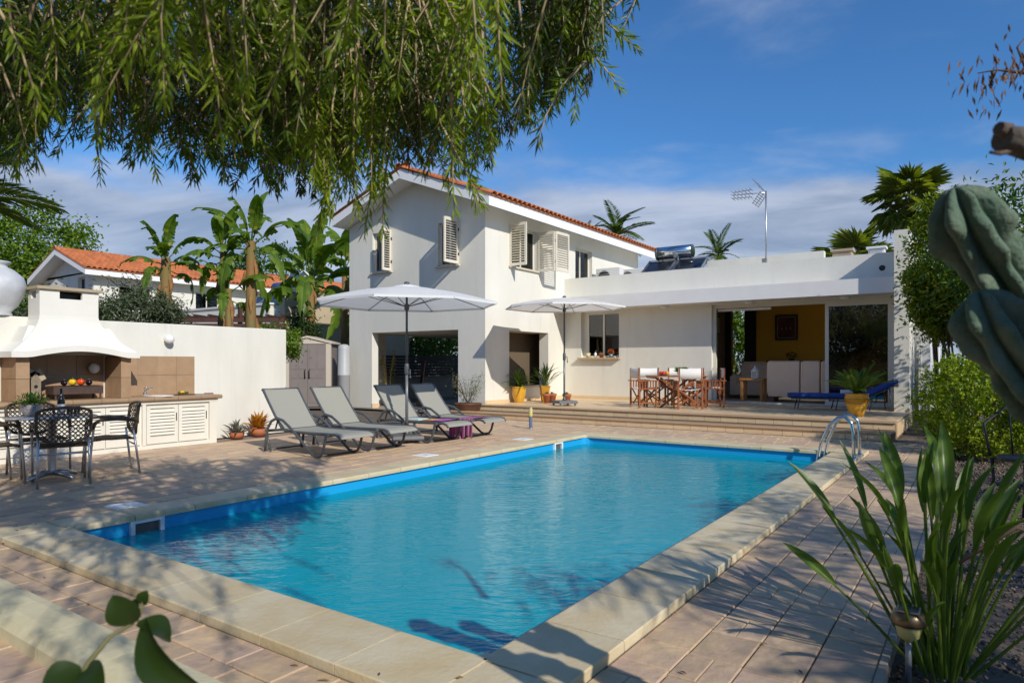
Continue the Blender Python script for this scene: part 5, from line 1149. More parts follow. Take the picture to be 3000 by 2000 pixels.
# ------------------------------------------------------------------ neighbouring house and walls
nb = empty('neighbour_house', (-30, 16, 0), 0, 'neighbouring white house with bright orange tiled gable roof beyond the trees', 'house')
NRX, NEX, NLX, NY = -32.3, -29.48, -35.15, 12.36
m = MB(); m.panel('x', -30.0, -.3, 12.9, 32, 0, 5.1, [(13.92, 15.3, 3.55, 4.62), (17.3, 18.5, 3.55, 4.6), (20.6, 21.6, 3.55, 4.6)]); m.panel('y', 12.9, .3, -34.9, -30.3, 0, 5.1, [(-31.4, -30.75, 3.9, 4.9)])
m.prism([(-34.9, 12.9, 5.1), (-30, 12.9, 5.1), (-30, 12.9, 5.05), (NRX, 12.9, 5.95), (-34.9, 12.9, 5.0)], (0, .3, 0)); m.build('wall', STUCCO, nb)
for a, c in ((13.92, 15.3), (17.3, 18.5), (20.6, 21.6)): window_x(a, c, 3.55, 4.6, -30.0, ((a+c)/2,), nb)
window_y(-31.4, -30.75, 3.9, 4.9, 12.9, (), nb)
nr = MB().prism([(NEX, NY, 4.86), (NEX, NY, 5.10), (NRX, NY, 6.14), (NLX, NY, 5.05), (NLX, NY, 4.80), (NRX, NY, 5.90)], (0, 19.5, 0)).build('roof', M('fascia_white', (.82, .82, .81)), nb)
MB().prism([(NEX+.04, NY-.02, 5.09), (NEX+.04, NY-.02, 5.12), (NRX, NY-.02, 6.17), (NLX-.04, NY-.02, 5.07), (NLX-.04, NY-.02, 5.05), (NRX, NY-.02, 6.14)], (0, 19.54, 0)).build('tile_bed', TERRA, nr)
sn = (6.15-5.11)/(NEX-NRX); NT = tile_mesh(.44, .20, .06); pos_ = []
for j in range(90):
    for i in range(8): pos_.append((NEX+.06-.36*i, NY+.10+.213*j, 5.115+.36*i*sn+.006))
pos_.sort(key=lambda p: p[1])
pos_ = [p for p in pos_ if p[1] < 30]
for p in pos_[:288]: put_tile(NT, nr, p, (1, 0, -sn), (0, 1, 0))
src = np.array([v.co for v in NT.vertices]); sf = [tuple(p.vertices) for p in NT.polygons]
up = np.array([-1, 0, sn]); up = up/np.linalg.norm(up); sd_ = np.array([0, 1, 0]); nn = np.cross(sd_, up); R3 = np.stack([sd_, up, nn], 1); vs_all = []; fs_all = []
for k, p in enumerate(pos_[288:]):
    vs_all.append(src @ R3.T + np.array(p)); fs_all.append(np.array(sf)+k*len(src))
tag(tri_mesh('roof_tile', np.concatenate(vs_all), np.concatenate(fs_all), TERRA, nr, True, False), kind='stuff')
for i in range(24): put_tile(RM, nr, (NRX, NY-.03+.42*i, 6.155), (0, -1, 0), (1, 0, 0))
wg = empty('neighbour_annexe', (-24, 17, 0), 0, 'low flat roofed annexe of neighbour with pale parapet', 'building'); MB().box(-27, -20.6, 14.6, 22, 0, 3.35).build('wall', STUCCO, wg); MB().box(-27.05, -20.55, 14.55, 14.8, 3.35, 3.42).build('coping', STUCCO2, wg)
t = empty('neighbour_solar_heater', (-22.3, 15.6, 3.35), 0, 'solar water heater with tank and tilted panels on the neighbour roof', 'solar heater'); MB().tube([(-22.6, 16.3, 4.2), (-21.4, 16.3, 4.2)], .22, 16).build('tank', M('tank_blue', (.14, .22, .40), .25, metal=.6), t)
for x in (-23.3, -22.0): MB().prism([(x, 15.1, 3.42), (x+1.15, 15.1, 3.42), (x+1.15, 15.75, 3.85), (x, 15.75, 3.85)], (0, .03, -.05)).build('panel', SOL, t); MB().bar((x+1.2, 15.1, 3.44), (x+1.2, 15.75, 3.87), .06, .05).build('panel_frame', ALU, t)
t = empty('satellite_dish', (-17.95, 14.3, 3.7), 0, 'white satellite dish on the beige wall behind banana leaves', 'satellite dish'); MB().lathe([(0, 0), (.2, .03), (.36, .11), (.37, .11), (.2, .02)], (-18.8, 14.5, 4.05), 20, 1, True, Matrix.Rotation(math.radians(75), 3, 'Y') @ Matrix.Rotation(math.radians(20), 3, 'X')).build('dish', M('dish_white', (.7, .7, .72), .5), t); MB().tube([(-18.95, 14.5, 3.6), (-18.9, 14.5, 4.0)], .025, 6).build('mount', STEELGREY, t)
t = empty('beige_wall', (-19, 17, 0), 0, 'tall beige rendered wall behind the shed with palm shadows', 'wall'); MB().bbox(-19.25, -19, 14.05, 20.0, 0, 3.7, .01).build('wall', M('beige_render', (.52, .43, .30), .85, (.45, .37, .25), 2, .8, bump=.1), t)
BRT = M('pergola_brown', (.075, .032, .022), .6)
t = empty('timber_pergola', (-18, 11.8, 0), 0, 'dark brown timber pergola roof behind the garden wall', 'pergola')
for z in (2.38, 2.55): MB().bar((-19.9, 10.4, z), (-16.9, 12.5, z), .05, .13).build('beam', BRT, t)
for k in range(9): q = k/8; MB().bar((-19.8+2.8*q, 10.47+1.96*q, 2.68), (-20.8+2.8*q, 11.9+1.96*q, 2.68), .06, .09).build('rafter', BRT, t)
for q in (.05, .62, .97): MB().box(-19.9+3*q-.05, -19.9+3*q+.05, 10.4+2.1*q+.03, 10.4+2.1*q+.13, 0, 2.95 if q == .62 else 2.45).build('post', BRT, t)

# ------------------------------------------------------------------ plants
def crown(t, blobs, n, L, W, mat, clump=.22, nc=60, name='foliage', up=.4, zmin=None, fold=.2):
    """leaves gathered in clumps over the shells of several ellipsoids (centre, radii), world metres"""
    Ps = []; Ns = []; vol = np.array([b[1][0]*b[1][1]+b[1][1]*b[1][2] for b in blobs]); vol = vol/vol.sum()
    for (c, r), f in zip(blobs, vol):
        k = max(3, int(nc*f)); d = rdir(k); cc = np.array(c) + d*np.array(r)*rng.uniform(.45, 1.0, (k, 1))**.6
        q = max(10, int(n*f)); ix = rng.integers(0, k, q); sz = rng.uniform(.5, 1.5, k)
        p = cc[ix] + rng.normal(0, clump, (q, 3))*sz[ix][:, None]; Ps.append(p); Ns.append(d[ix])
    P = np.concatenate(Ps); O = np.concatenate(Ns)
    if zmin is not None: k = P[:, 2] > zmin; P, O = P[k], O[k]
    n = len(P); A = rdir(n)+O*.6-np.array([0, 0, .25]); N = O*.7+rdir(n)*.7+np.array([0, 0, up])
    return leaves(name, P, A, N, rng.uniform(.7, 1.3, n)*L, rng.uniform(.7, 1.2, n)*W, mat, t, fold=fold, curl=.15)
def limbs(t, base, top, r, targets, mat=BARK, name='trunk'):
    m = MB(); b, e = Vector(base), Vector(top); mid = b.lerp(e, .5)+V(random.uniform(-.1, .1), random.uniform(-.1, .1), 0); m.tube([b, mid, e], [r*1.25, r, r*.8], 10, True); m.build(name, mat, t)
    if targets:
        m = MB()
        for q in targets:
            q = Vector(q); k = e.lerp(q, .5)+V(random.uniform(-.15, .15), random.uniform(-.15, .15), .12); m.tube([e-V(0, 0, .05), k, q], [r*.6, r*.35, r*.1], 6, False)
        m.build('branch', mat, t)
def tree(name, base, h, blobs, n, L, W, mat, lab, cat='tree', r=.14, nc=60, clump=.3, group=None):
    t = empty(name, base, 0, lab, cat, group); c0 = blobs[0][0]
    limbs(t, base, (base[0]+(c0[0]-base[0])*.4, base[1]+(c0[1]-base[1])*.4, base[2]+h), r, [tuple(np.array(c)+rdir(1)[0]*np.array(q)*.6) for c, q in blobs for _ in range(4)])
    crown(t, blobs, n, L, W, mat, clump, nc, 'crown'); return t
LG = leaf_mat('green_leaf', (.03, .075, .012), (.10, .19, .02), .4, .45, third=(.22, .26, .03))
LB = leaf_mat('bright_leaf', (.06, .13, .012), (.20, .30, .02), .45, .4, third=(.34, .40, .03))
LO = leaf_mat('olive_leaf', (.035, .055, .022), (.12, .15, .07), .25, .45, third=(.26, .29, .17))
LV = leaf_mat('vine_leaf', (.08, .13, .014), (.27, .33, .03), .45, .4, third=(.46, .46, .07))
LY_ = leaf_mat('lime_leaf', (.13, .21, .012), (.34, .42, .025), .45, .4, third=(.50, .54, .05))
LK = leaf_mat('deep_leaf', (.018, .045, .012), (.06, .105, .02), .35, .45)
def shrub(name, c, r, n, L, W, mat, lab, cat='shrub', clump=.12, nc=60, group=None, z0=None):
    t = empty(name, (c[0], c[1], 0), 0, lab, cat, group); m = MB()
    for k in range(7):
        a = random.uniform(0, 6.28); m.tube([(c[0], c[1], -.05), (c[0]+.3*r[0]*math.cos(a), c[1]+.3*r[1]*math.sin(a), c[2]*.6), (c[0]+.7*r[0]*math.cos(a), c[1]+.7*r[1]*math.sin(a), c[2]+r[2]*random.uniform(.1, .7))], [.03, .02, .008], 5, False)
    m.build('stem', BARK, t); crown(t, [(c, r)], n, L, W, mat, clump, nc, zmin=z0 if z0 is not None else .02); return t
# behind the garden wall
shrub('oleander_bush', (-14.1, 6.75, 1.95), (.85, 1.0, .82), 15000, .10, .028, LO, 'grey green oleander bush rising over the garden wall right of barbecue', clump=.13, nc=110)
shrub('oleander_bush', (-14.6, 5.6, 1.75), (.7, .8, .80), 9000, .10, .028, LO, 'grey green oleander bush rising directly beside the barbecue chimney', clump=.13, nc=90)
shrub('trailing_shrub', (-16.2, 5.1, 2.0), (.8, .8, .72), 1500, .08, .03, LG, 'small dark shrub behind the barbecue chimney')
shrub('yellow_green_shrub', (-13.9, 9.9, 1.75), (.9, .6, .36), 5000, .08, .035, LB, 'yellow green shrub just above the garden wall near shed', clump=.09, nc=90)
shrub('dark_shrub', (-16.6, 12.9, 2.0), (.45, .45, .7), 2500, .10, .04, LK, 'dark shrub between garden wall end and the shed')
# banana-like trees: each big leaf a piece of its own
BAN = leaf_mat('banana_leaf', (.065, .13, .012), (.16, .25, .02), .42, .45, third=(.28, .26, .03)); STEM = M('banana_stem', (.15, .13, .035), .7, (.22, .10, .03), 4, 1, bump=.3, bsc=18)
DRY = M('dry_sheath', (.20, .095, .035), .9, (.34, .18, .06), 8, 1, bump=.5, bsc=24)
def banana_leaf(L, W, arch, seed):
    r_ = random.Random(seed); seg = 22; pet = .40; vs = []; fs = []; m = MB()
    def c_(u): x = L*u; return (x*(1-.12*arch*u), arch*L*(.55*u-1.15*u*u))
    for s in (-1, 1):
        i = 0
        while i < seg:
            j = min(seg, i+r_.choice((1, 1, 2, 2, 3, 5))); tear = r_.uniform(-.55, .06)
            base = len(vs)
            for k in range(i, j+1):
                u = k/seg; x, z = c_(u); w_ = W/2*(math.sin(math.pi*min(1, .10+.88*u)))**.62*(1-.05*r_.random()); dz = (tear*.9-.05)*W if j-i < 4 else 0
                u2 = u+.05*(1-u); x2, z2 = c_(min(1, u2))
                vs += [(x, 0, z), (x*.4+x2*.6, s*w_*.55, z+w_*.26), (x2, s*w_, z+w_*.16+dz)]
            for k in range(j-i):
                b = base+3*k; fs += [(b, b+3, b+4, b+1), (b+1, b+4, b+5, b+2)]
            i = j
    m.add(vs, fs, True); m.v = [(x+pet, y, z) for x, y, z in m.v]
    m.tube([(0, 0, -.02), (pet*.6, 0, .01), (pet, 0, 0)]+[(pet+c_(u)[0], 0, c_(u)[1]-.008) for u in (.3, .7)], [.03, .022, .018, .012, .004], 6, False)
    return m.mesh('leaf', BAN)
BL = [banana_leaf(1.15, .42, a, s) for s, a in enumerate((.15, .35, .6, .85, 1.15))]
def banana(base, h, nleaf, lab, r=.10, el=(-28, 84), s0=1.0, lean=(0, 0), sk=0):
    t = empty('banana_tree', base, 0, lab, 'banana tree', 'banana trees behind the garden wall'); top = Vector((lean[0], lean[1], h))
    MB().tube([(0, 0, 0), top*.5+V(.03, -.02, 0), top], [r*1.2, r, r*.8], 10).build('trunk', STEM, t, False)
    m = MB()
    for k in range(10):
        a = k*2.4; z = h*(.35+.065*k); p = top*(z/h); m.tube([p+V(math.cos(a)*r*.8, math.sin(a)*r*.8, .1), p+V(math.cos(a)*r*1.25, math.sin(a)*r*1.25, -.12), p+V(math.cos(a)*r*1.1, math.sin(a)*r*1.1, -.38)], [.05, .055, .015], 6, False, .5)
    m.build('dry_sheath', DRY, t, False)
    for i in range(nleaf):
        u = (i+.5)/nleaf; o = bpy.data.objects.new('leaf', BL[4] if u > .85 else BL[min(4, int(u*4)+random.randrange(2))]); COL.objects.link(o)
        orient(o, t, tuple(top+V(0, 0, -.25*u)), i*2.39996+sk, math.radians(el[1]+(el[0]-el[1])*u), random.uniform(-.5, .5)); s = s0*random.uniform(.8, 1.1); o.scale = (s, s, s)
    return t
banana((-15.0, 7.95, 0), 3.62, 12, 'banana tree with torn leaves, leftmost and shortest trunk of the clump over wall', .12, s0=.66)
banana((-13.95, 8.7, 0), 3.78, 11, 'banana tree with slim yellowish trunk in the middle of clump', .10, s0=.70, sk=.5)
banana((-13.45, 9.05, 0), 4.0, 13, 'tallest banana tree with rusty brown trunk in the clump', .12, s0=.82, sk=1.2)
banana((-13.6, 8.6, 0), 2.9, 6, 'low banana sucker with dark leaves between the two tall trunks', .08, s0=.6, sk=2.2)
banana((-16.96, 13.42, 0), 3.9, 14, 'banana tree with thick shaggy trunk standing behind the shed', .14, s0=1.3, sk=.3, lean=(.05, .05))
banana((-18.4, 16.1, 0), 4.6, 14, 'banana tree with broad dark leaves hard against the villa wall', .12, s0=1.2, sk=.9)
t = empty('philodendron_climber', (-16.9, 13.1, 0), 0, 'climber with big leaves on thin pole beside the shed', 'climber'); MB().tube([(-16.75, 13.0, 0), (-16.7, 13.0, 3.3)], .05, 6).build('pole', BARK, t); n = 60; leaves('foliage', np.stack([np.full(n, -16.7)+rng.normal(0, .08, n), np.full(n, 13.0)+rng.normal(0, .08, n), rng.uniform(1.7, 3.3, n)], 1), rdir(n)-[0, 0, .6], rdir(n)+[.5, -.5, .3], rng.uniform(.2, .36, n), .2, LG, t)
tree('leafy_tree', (-40, 13.8, 0), 5, [((-40, 13.8, 6.6), (3.6, 3.6, 2.6)), ((-38.6, 14.6, 5.0), (3.2, 3.2, 2.2)), ((-41, 12.6, 4.6), (3, 3, 2))], 26000, .20, .13, LB, 'tall bright green leafy tree left of the neighbour roof', nc=260, clump=.36)
tree('leafy_tree', (-33, 24, 0), 4, [((-33, 24, 6.8), (2.5, 2.5, 1.2))], 1500, .24, .14, LG, 'distant tree top showing over the neighbour ridge', nc=40)
shrub('garden_shrub', (-7.95, 27.4, 1.7), (1.5, 1.0, 1.7), 6000, .16, .09, LB, 'bright leafy shrub seen through the living room back door', nc=110)
# greenery beyond the slat fence, seen through the gable opening
for x, y, lab in ((-19.6, 21.6, 'leafy tree beyond the slat fence seen under the gable, left part'), (-21.5, 25.0, 'leafy tree beyond the slat fence seen under the gable, right part')):
    tree('fence_tree', (x, y, 0), 1.4, [((x, y, 2.9), (1.7, 1.7, 2.0))], 7000, .18, .07, LG, lab, nc=110, clump=.3)
# feather palms
PALM = leaf_mat('palm_leaf', (.045, .10, .014), (.14, .21, .03), .35, .38, third=(.36, .30, .06))
PF = [frond_mesh(1.9, .50, .035, 40, a, PALM, .018, .25) for a in (.25, .45, .7)]
PALMY = leaf_mat('palm_leaf_yellow', (.10, .15, .02), (.26, .30, .05), .4, .38, third=(.45, .38, .08)); PFY = [frond_mesh(1.7, .55, .022, 46, a, PALMY, .018, .25) for a in (.25, .45, .7)]
def palm(base, h, n, s, lab, el=(-25, 80), r=.14, name='feather_palm', fr=PF, group=None, lean=(0, 0)):
    t = empty(name, base, 0, lab, 'palm', group); top = Vector((lean[0], lean[1], h)); MB().tube([(0, 0, 0), top*.5, top], [r*1.3, r, r*.9], 10).build('trunk', BARK, t, False)
    tuft(t, fr, n, h, el, .04, 'frond')
    for o in t.children:
        if o.name.startswith('frond'): o.scale = o.scale*s; o.location.x += lean[0]; o.location.y += lean[1]
    return t
palm((-14.4, 29.5, 0), 7.4, 18, .9, 'feather palm whose crown shows over the villa roof ridge', group='palms behind the villa')
palm((-15.9, 29.0, 0), 7.1, 14, .7, 'smaller feather palm just left of its neighbour over the villa roof', group='palms behind the villa')
palm((-9.6, 30.0, 0), 6.1, 12, .7, 'small palm peeping out behind the solar heater tank', group='palms behind the villa')
palm((-11.5, 2.75, 0), 3.35, 34, .85, 'yellow green palm with fronds entering at the left edge', (0, 75), fr=PFY)
# fan palm on the right
def fan_mesh(R, mat, seed):
    r_ = np.random.default_rng(seed); n = 34; an = np.linspace(-2.2, 2.2, n); d = np.stack([np.cos(an), np.sin(an), .12*np.cos(3*an)], 1); P = np.tile([.9, 0, .05], (n, 1))+d*.05; N = np.stack([np.zeros(n), np.zeros(n), np.ones(n)], 1)+r_.normal(0, .15, (n, 3))
    me = leaves('f', P, d+r_.normal(0, .03, (n, 3)), N, R*r_.uniform(.85, 1.05, n), .12, mat, False, fold=.25, curl=.38)
    mb = MB(); mb.tube([(0, 0, 0), (.45, 0, .06), (.95, 0, .04)], [.022, .016, .01], 5, False); rm = mb.mesh('frond', mat)
    import bmesh
    bm = bmesh.new(); bm.from_mesh(me); bm.from_mesh(rm); o = bpy.data.meshes.new('frond'); bm.to_mesh(o); bm.free(); o.materials.append(mat); return o
FANM = [fan_mesh(.75, PALMY, s) for s in range(3)]
t = palm((-2.1, 28.0, 0), 7.0, 26, 1.0, 'fan palm rising above the fin wall and vent box', (-55, 75), .2, 'fan_palm', FANM)
palm((-3.6, 27.0, 0), 4.6, 16, 1.1, 'lower dark fan palm left of the tall one behind roof', (-40, 75), .2, 'fan_palm', FANM)
# right hand garden
shrub('vine_tree', (-.62, 15.1, 3.1), (.52, .5, 1.35), 11000, .09, .045, LV, 'vine covered slim tree hanging over the fin wall corner', 'tree', .10, 170, z0=1.5)
shrub('vine_tree', (-.35, 15.0, 2.35), (.70, .55, .60), 9000, .09, .045, LV, 'bushy lower growth of vines before the downpipe', 'tree', .10, 120, z0=1.4)
shrub('round_bush', (.12, 11.5, .66), (.95, .98, .78), 24000, .048, .03, LY_, 'rounded yellow green clipped bush at gravel edge', clump=.05, nc=800)
shrub('garden_shrub', (.35, 14.6, .9), (.8, .8, .6), 2600, .09, .05, LB, 'light green shrub behind the round clipped bush', nc=60)
tree('garden_tree', (.4, 14.2, 0), 2.2, [((.25, 13.4, 3.25), (.85, .85, .85)), ((.75, 13.6, 2.5), (.8, .8, .7))], 6500, .11, .05, LG, 'open twiggy tree right of the cactus with brown pruned limbs', r=.10, nc=70, clump=.2)
tree('garden_tree', (2.6, 17, 0), 2.4, [((2.4, 16.8, 2.2), (2.2, 2, 1.9))], 6000, .13, .06, LK, 'dark tree far at the right edge behind cactus', nc=110, clump=.3)
shrub('hedge_shrub', (2.3, 12.6, .9), (1.4, 1.2, .95), 4500, .09, .045, LK, 'dark hedge shrub at right edge beyond the gravel', nc=90)
# monstrose cactus leaning in from the right
CAC = M('cactus_skin', (.08, .142, .095), .75, (.19, .225, .16), 16, .8, bump=.35, bsc=90, spec=.2, detail=9)
def camspot(px, py, d): return EYE + FWD*d + RGT*((px-1500)/1970*d) + V(0, 0, (1066-py)/1970*d)
cac = empty('cactus', (.75, 2.05, 0), 0, 'large blue green lumpy column cactus leaning in from the right edge', 'cactus')
def column(path, rad, ribs, name, ph, lump=.10):
    rad *= .553
    P = [Vector(p) for p in path]; Q = []
    for i in range(len(P)-1):
        p0, p1, p2, p3 = P[max(0, i-1)], P[i], P[i+1], P[min(len(P)-1, i+2)]
        for k in range(22):
            u = k/22; Q.append(.5*((2*p1)+(p2-p0)*u+(2*p0-5*p1+4*p2-p3)*u*u+(3*p1-p0-3*p2+p3)*u**3))
    Q.append(P[-1]); n = ribs*14; K = len(Q); vs = []; prev = None; ln = [0]
    for i in range(1, K): ln.append(ln[-1]+(Q[i]-Q[i-1]).length)
    T = ln[-1]
    for i, q in enumerate(Q):
        tg = (Q[min(i+1, K-1)]-Q[max(0, i-1)]).normalized(); s_ = (T-ln[i])
        nr_ = (V(1, 0, 0) if prev is None else prev); nr_ = (nr_-tg*nr_.dot(tg)).normalized(); prev = nr_; bn = tg.cross(nr_)
        s1 = s_/.553; tip = 1.0 if s_ > rad*1.5 else math.sqrt(max(.0004, 1-(1-s_/(rad*1.5))**2))
        for j in range(n):
            a = 2*math.pi*j/n; w_ = ribs*a/2+.16*math.sin(s_*12+ph); rib = abs(math.cos(w_)); k_ = round(w_/math.pi)
            e = rib**.85                                               # rounded rib, sharp valley
            wob = .12*math.sin(s1*26+k_*2.3+ph)+.07*math.sin(s1*55+k_*4.1)+.08*math.sin(s1*12+k_*1.7)
            r = rad*(.44+.60*e+wob*e*rib)*tip*(1+.10*math.sin(s1*9+ph))
            vs.append(q+nr_*math.cos(a)*r+bn*math.sin(a)*r)
    m = MB(); m.add(vs, [(i*n+j, i*n+(j+1) % n, (i+1)*n+(j+1) % n, (i+1)*n+j) for i in range(K-1) for j in range(n)]+[tuple((K-1)*n+j for j in range(n))], True)
    o = m.build(name, CAC, cac)
    ar = MB()                                                          # small woolly areoles along the rib crests
    for i in range(4, K-2, 7):
        for j in range(0, n, 14):
            p = Vector(vs[i*n+j]); ar.ball(p, .0016, 5, 4)
    tag(ar.build('areole', M('areole_wool', (.12, .11, .08), .9), o), kind='stuff')
    return o
dC = 1.30
g0 = camspot(3300, 1066, dC+.055); g0.z = 0
column([g0, camspot(3280, 1250, dC+.055), camspot(3120, 1060, dC+.055), camspot(3000, 920, dC+.065), camspot(2900, 780, dC+.055), camspot(2835, 660, dC+.045), camspot(2795, 548, dC+.035)], .106, 7, 'stem', .4)
column([g0+V(.03, -.05, .2), camspot(3230, 1330, dC-.055), camspot(3070, 1190, dC-.065), camspot(2970, 1060, dC-.065), camspot(2905, 950, dC-.055), camspot(2868, 852, dC-.045)], .100, 7, 'arm', 1.7)
column([g0+V(.08, .05, .3), camspot(3200, 1100, dC+.11), camspot(3100, 880, dC+.12), camspot(3040, 760, dC+.12), camspot(3005, 680, dC+.12)], .10, 6, 'arm', 2.6)
# bird of paradise clump in front
UND = 0
STL = leaf_mat('strelitzia_leaf', (.05, .105, .018), (.15, .235, .03), .32, .35, third=(.20, .27, .03))
def strel(L, W, pet, arch, bend):
    seg = 9; vs = []; fs = []
    path = []
    for i in range(7): u = i/6; path.append((pet*u, 0, bend*pet*(.35*u-.45*u*u)))
    ex, ez = path[-1][0], path[-1][2]; sl = bend*(.35-.9)
    for i in range(seg+1):
        u = i/seg; x = ex+L*u; z = ez+sl*L*u-arch*L*u*u; w_ = W/2*math.sin(math.pi*min(1, .05+.95*u))**.8+.002
        vs += [(x, -w_, z+w_*.75), (x, -w_*.5, z+w_*.28), (x, 0, z), (x, w_*.5, z+w_*.28), (x, w_, z+w_*.75)]
    for i in range(seg):
        for j in range(4): fs.append((5*i+j, 5*i+j+1, 5*i+6+j, 5*i+5+j))
    m = MB(); m.add(vs, fs, True); m.tube(path+[(ex+L*.3, 0, ez+sl*L*.3-arch*L*.09-.004)], [.010, .009, .0085, .008, .0075, .007, .006, .003], 6, False); return m.mesh('leaf', STL)
SM = [strel(.34, .062, .66, .1, .10), strel(.31, .058, .78, .3, .20), strel(.32, .06, .56, .15, .30), strel(.27, .055, .46, .35, .25), strel(.36, .05, .72, .02, .04), strel(.30, .06, .80, .5, .10), strel(.26, .05, .62, -.2, .2)]
t = empty('bird_of_paradise', (-.13, 3.36, -.03), 0, 'bird of paradise clump with long paddle leaves in the gravel bed', 'plant')
for i in range(50):
    u = (i+.5)/50; o = bpy.data.objects.new('leaf', SM[random.randrange(7)]); COL.objects.link(o); a = i*2.39996
    orient(o, t, (.11*math.cos(a)*u**.5, .15*math.sin(a)*u**.5, 0), a+random.uniform(-.3, .3), math.radians(88-38*u**1.3+random.uniform(-7, 7)), random.uniform(-1.5, 1.5)); s = random.uniform(.68, .98); o.scale = (s, s, s)
for px, py, k in ((2440, 1500, 2), (2490, 1560, 3), (2460, 1340, 1), (2990, 1390, 0), (3010, 1545, 2), (2560, 1700, 3), (2790, 1240, 4), (2700, 1195, 4), (2860, 1290, 1)):     # outlying leaves reaching out of the clump
    d_ = 2.9+random.uniform(-.15, .2); tip = camspot(px, py, d_)-Vector(t.location); L_ = max((Vector(v.co).length for v in SM[k].vertices)); s = min(.85, tip.length/L_)
    far_v = max(SM[k].vertices, key=lambda v: v.co.x).co; lift = math.atan2(far_v.z, far_v.x)
    o = bpy.data.objects.new('leaf', SM[k]); COL.objects.link(o); orient(o, t, (0, 0, 0), math.atan2(tip.y, tip.x), math.asin(tip.z/tip.length)-lift, 0); o.scale = (s, s, s)
m = MB(); m.tube([(0, 0, .4), (.25, .05, .62), (.42, .10, .55), (.52, .12, .38)], [.006, .012, .008, .002], 6); m.build('dry_spathe', M('dry_spathe', (.36, .20, .12), .7), t, False)
t = empty('solar_lamp', (-.24, 3.18, 0), 0, 'small bronze solar garden lamp at the gravel edge', 'garden lamp')
MB().tube([(0, 0, -.06), (0, 0, .13)], .012, 8).build('stake', STEELGREY, t, False); MB().lathe([(.015, .12), (.04, .14), (.047, .17), (.042, .20)], (0, 0, 0), 14).build('lens', M('yellow_lens', (.62, .55, .20), .3), t, False)
MB().lathe([(.062, .19), (.066, .20), (.058, .235), (.045, .245), (0, .246)], (0, 0, 0), 18).build('hood', M('bronze', (.22, .15, .08), .35, metal=.7), t, False); MB().box(-.042, .042, -.042, .042, .246, .252).build('panel_frame', ALU, t, False); MB().box(-.036, .036, -.036, .036, .252, .254).build('solar_cell', M('solar_cell', (.05, .055, .07), .15), t, False)
t = empty('iron_chair', (.38, 7.4, -.04), .6, 'black wrought iron garden chair standing on gravel behind cactus', 'chair')
for x in (-.22, .22):
    for y in (-.2, .2): MB().tube([(x*1.15, y*1.15, 0), (x*.95, y*.95, .25), (x, y, .45)], .014, 8).build('leg', BLACK, t, False)
MB().lathe([(.26, .45), (.27, .46), (.26, .475), (0, .475)], (0, 0, 0), 24).build('seat', BLACK, t, False); m = MB(); m.tube([(-.22, .22, .46), (-.24, .27, .75), (0, .29, .92), (.24, .27, .75), (.22, .22, .46)], .013, 8); m.tube([(0, .24, .47), (0, .29, .9)], .009, 6); m.build('backrest', BLACK, t, False); MB().tube([(-.24, -.22, .18), (0, 0, .30), (.24, .22, .18)], .008, 6).build('stretcher', BLACK, t, False)
t = empty('garden_stone', (.75, 9.0, -.05), 0, 'pale limestone block lying on gravel behind iron chair', 'stone'); MB().bbox(-.3, .3, -.18, .18, 0, .24, .04).build('block', M('limestone', (.40, .35, .26), .85, (.30, .26, .2), 6, bump=.4, bsc=10), t, False)
# leaves of a near plant at the bottom left
NL = leaf_mat('near_leaf', (.016, .036, .008), (.035, .062, .010), .35, .35)
t = empty('citrus_sapling', tuple(camspot(250, 1066, 1.0).xy)+(0,), 0, 'young citrus shoot with broad leaves close at the bottom left', 'plant')
pth = [Vector(t.location)+V(0, 0, -.02), camspot(190, 2120, 1.02), camspot(255, 1945, 1.05), camspot(320, 1865, 1.07), camspot(385, 1828, 1.1), camspot(415, 1790, 1.12), camspot(418, 1755, 1.12)]
MB().tube(pth, [.006, .0055, .0045, .0035, .003, .0025, .0018], 7).build('stem', M('green_stem', (.13, .12, .04), .6), t)
def big_leaf(p, tip, W, upv, cup=.25, droop=.12):
    p, tip = Vector(p), Vector(tip); d = tip-p; L = d.length; d.normalize(); s = d.cross(Vector(upv)).normalized(); n = s.cross(d); m = MB(); vs = []; seg = 10
    for i in range(seg+1):
        u = i/seg; w_ = W/2*math.sin(math.pi*min(1, .04+.96*u))**.75+.0008; c = p+d*L*u+n*(droop*L*math.sin(math.pi*u))
        for j in (-1, -.5, 0, .5, 1): vs.append(c+s*w_*j+n*(cup*w_*abs(j)**1.5))
    m.add(vs, [(5*i+j, 5*i+j+1, 5*i+6+j, 5*i+5+j) for i in range(seg) for j in range(4)], True); return m.build('leaf', NL, t)
tv = -FWD+V(0, 0, .4)
big_leaf(camspot(395, 1822, 1.1), camspot(330, 1742, 1.08), .050, tv); big_leaf(camspot(416, 1770, 1.12), camspot(432, 1728, 1.12), .022, tv); big_leaf(camspot(405, 1800, 1.11), camspot(378, 1768, 1.14), .03, RGT)
big_leaf(camspot(425, 1815, 1.1), camspot(612, 2030, 1.06), .062, RGT*-.7-FWD*.3+V(0, 0, .5), .5, .20); big_leaf(camspot(400, 1826, 1.1), camspot(500, 1880, 1.12), .05, FWD*-.3+V(0, 0, 1), .2, .2)
big_leaf(camspot(240, 1960, 1.05), camspot(120, 2020, 1.02), .05, tv+V(0, 0, .6)); big_leaf(camspot(255, 1950, 1.05), camspot(300, 2060, 1.0), .06, tv)
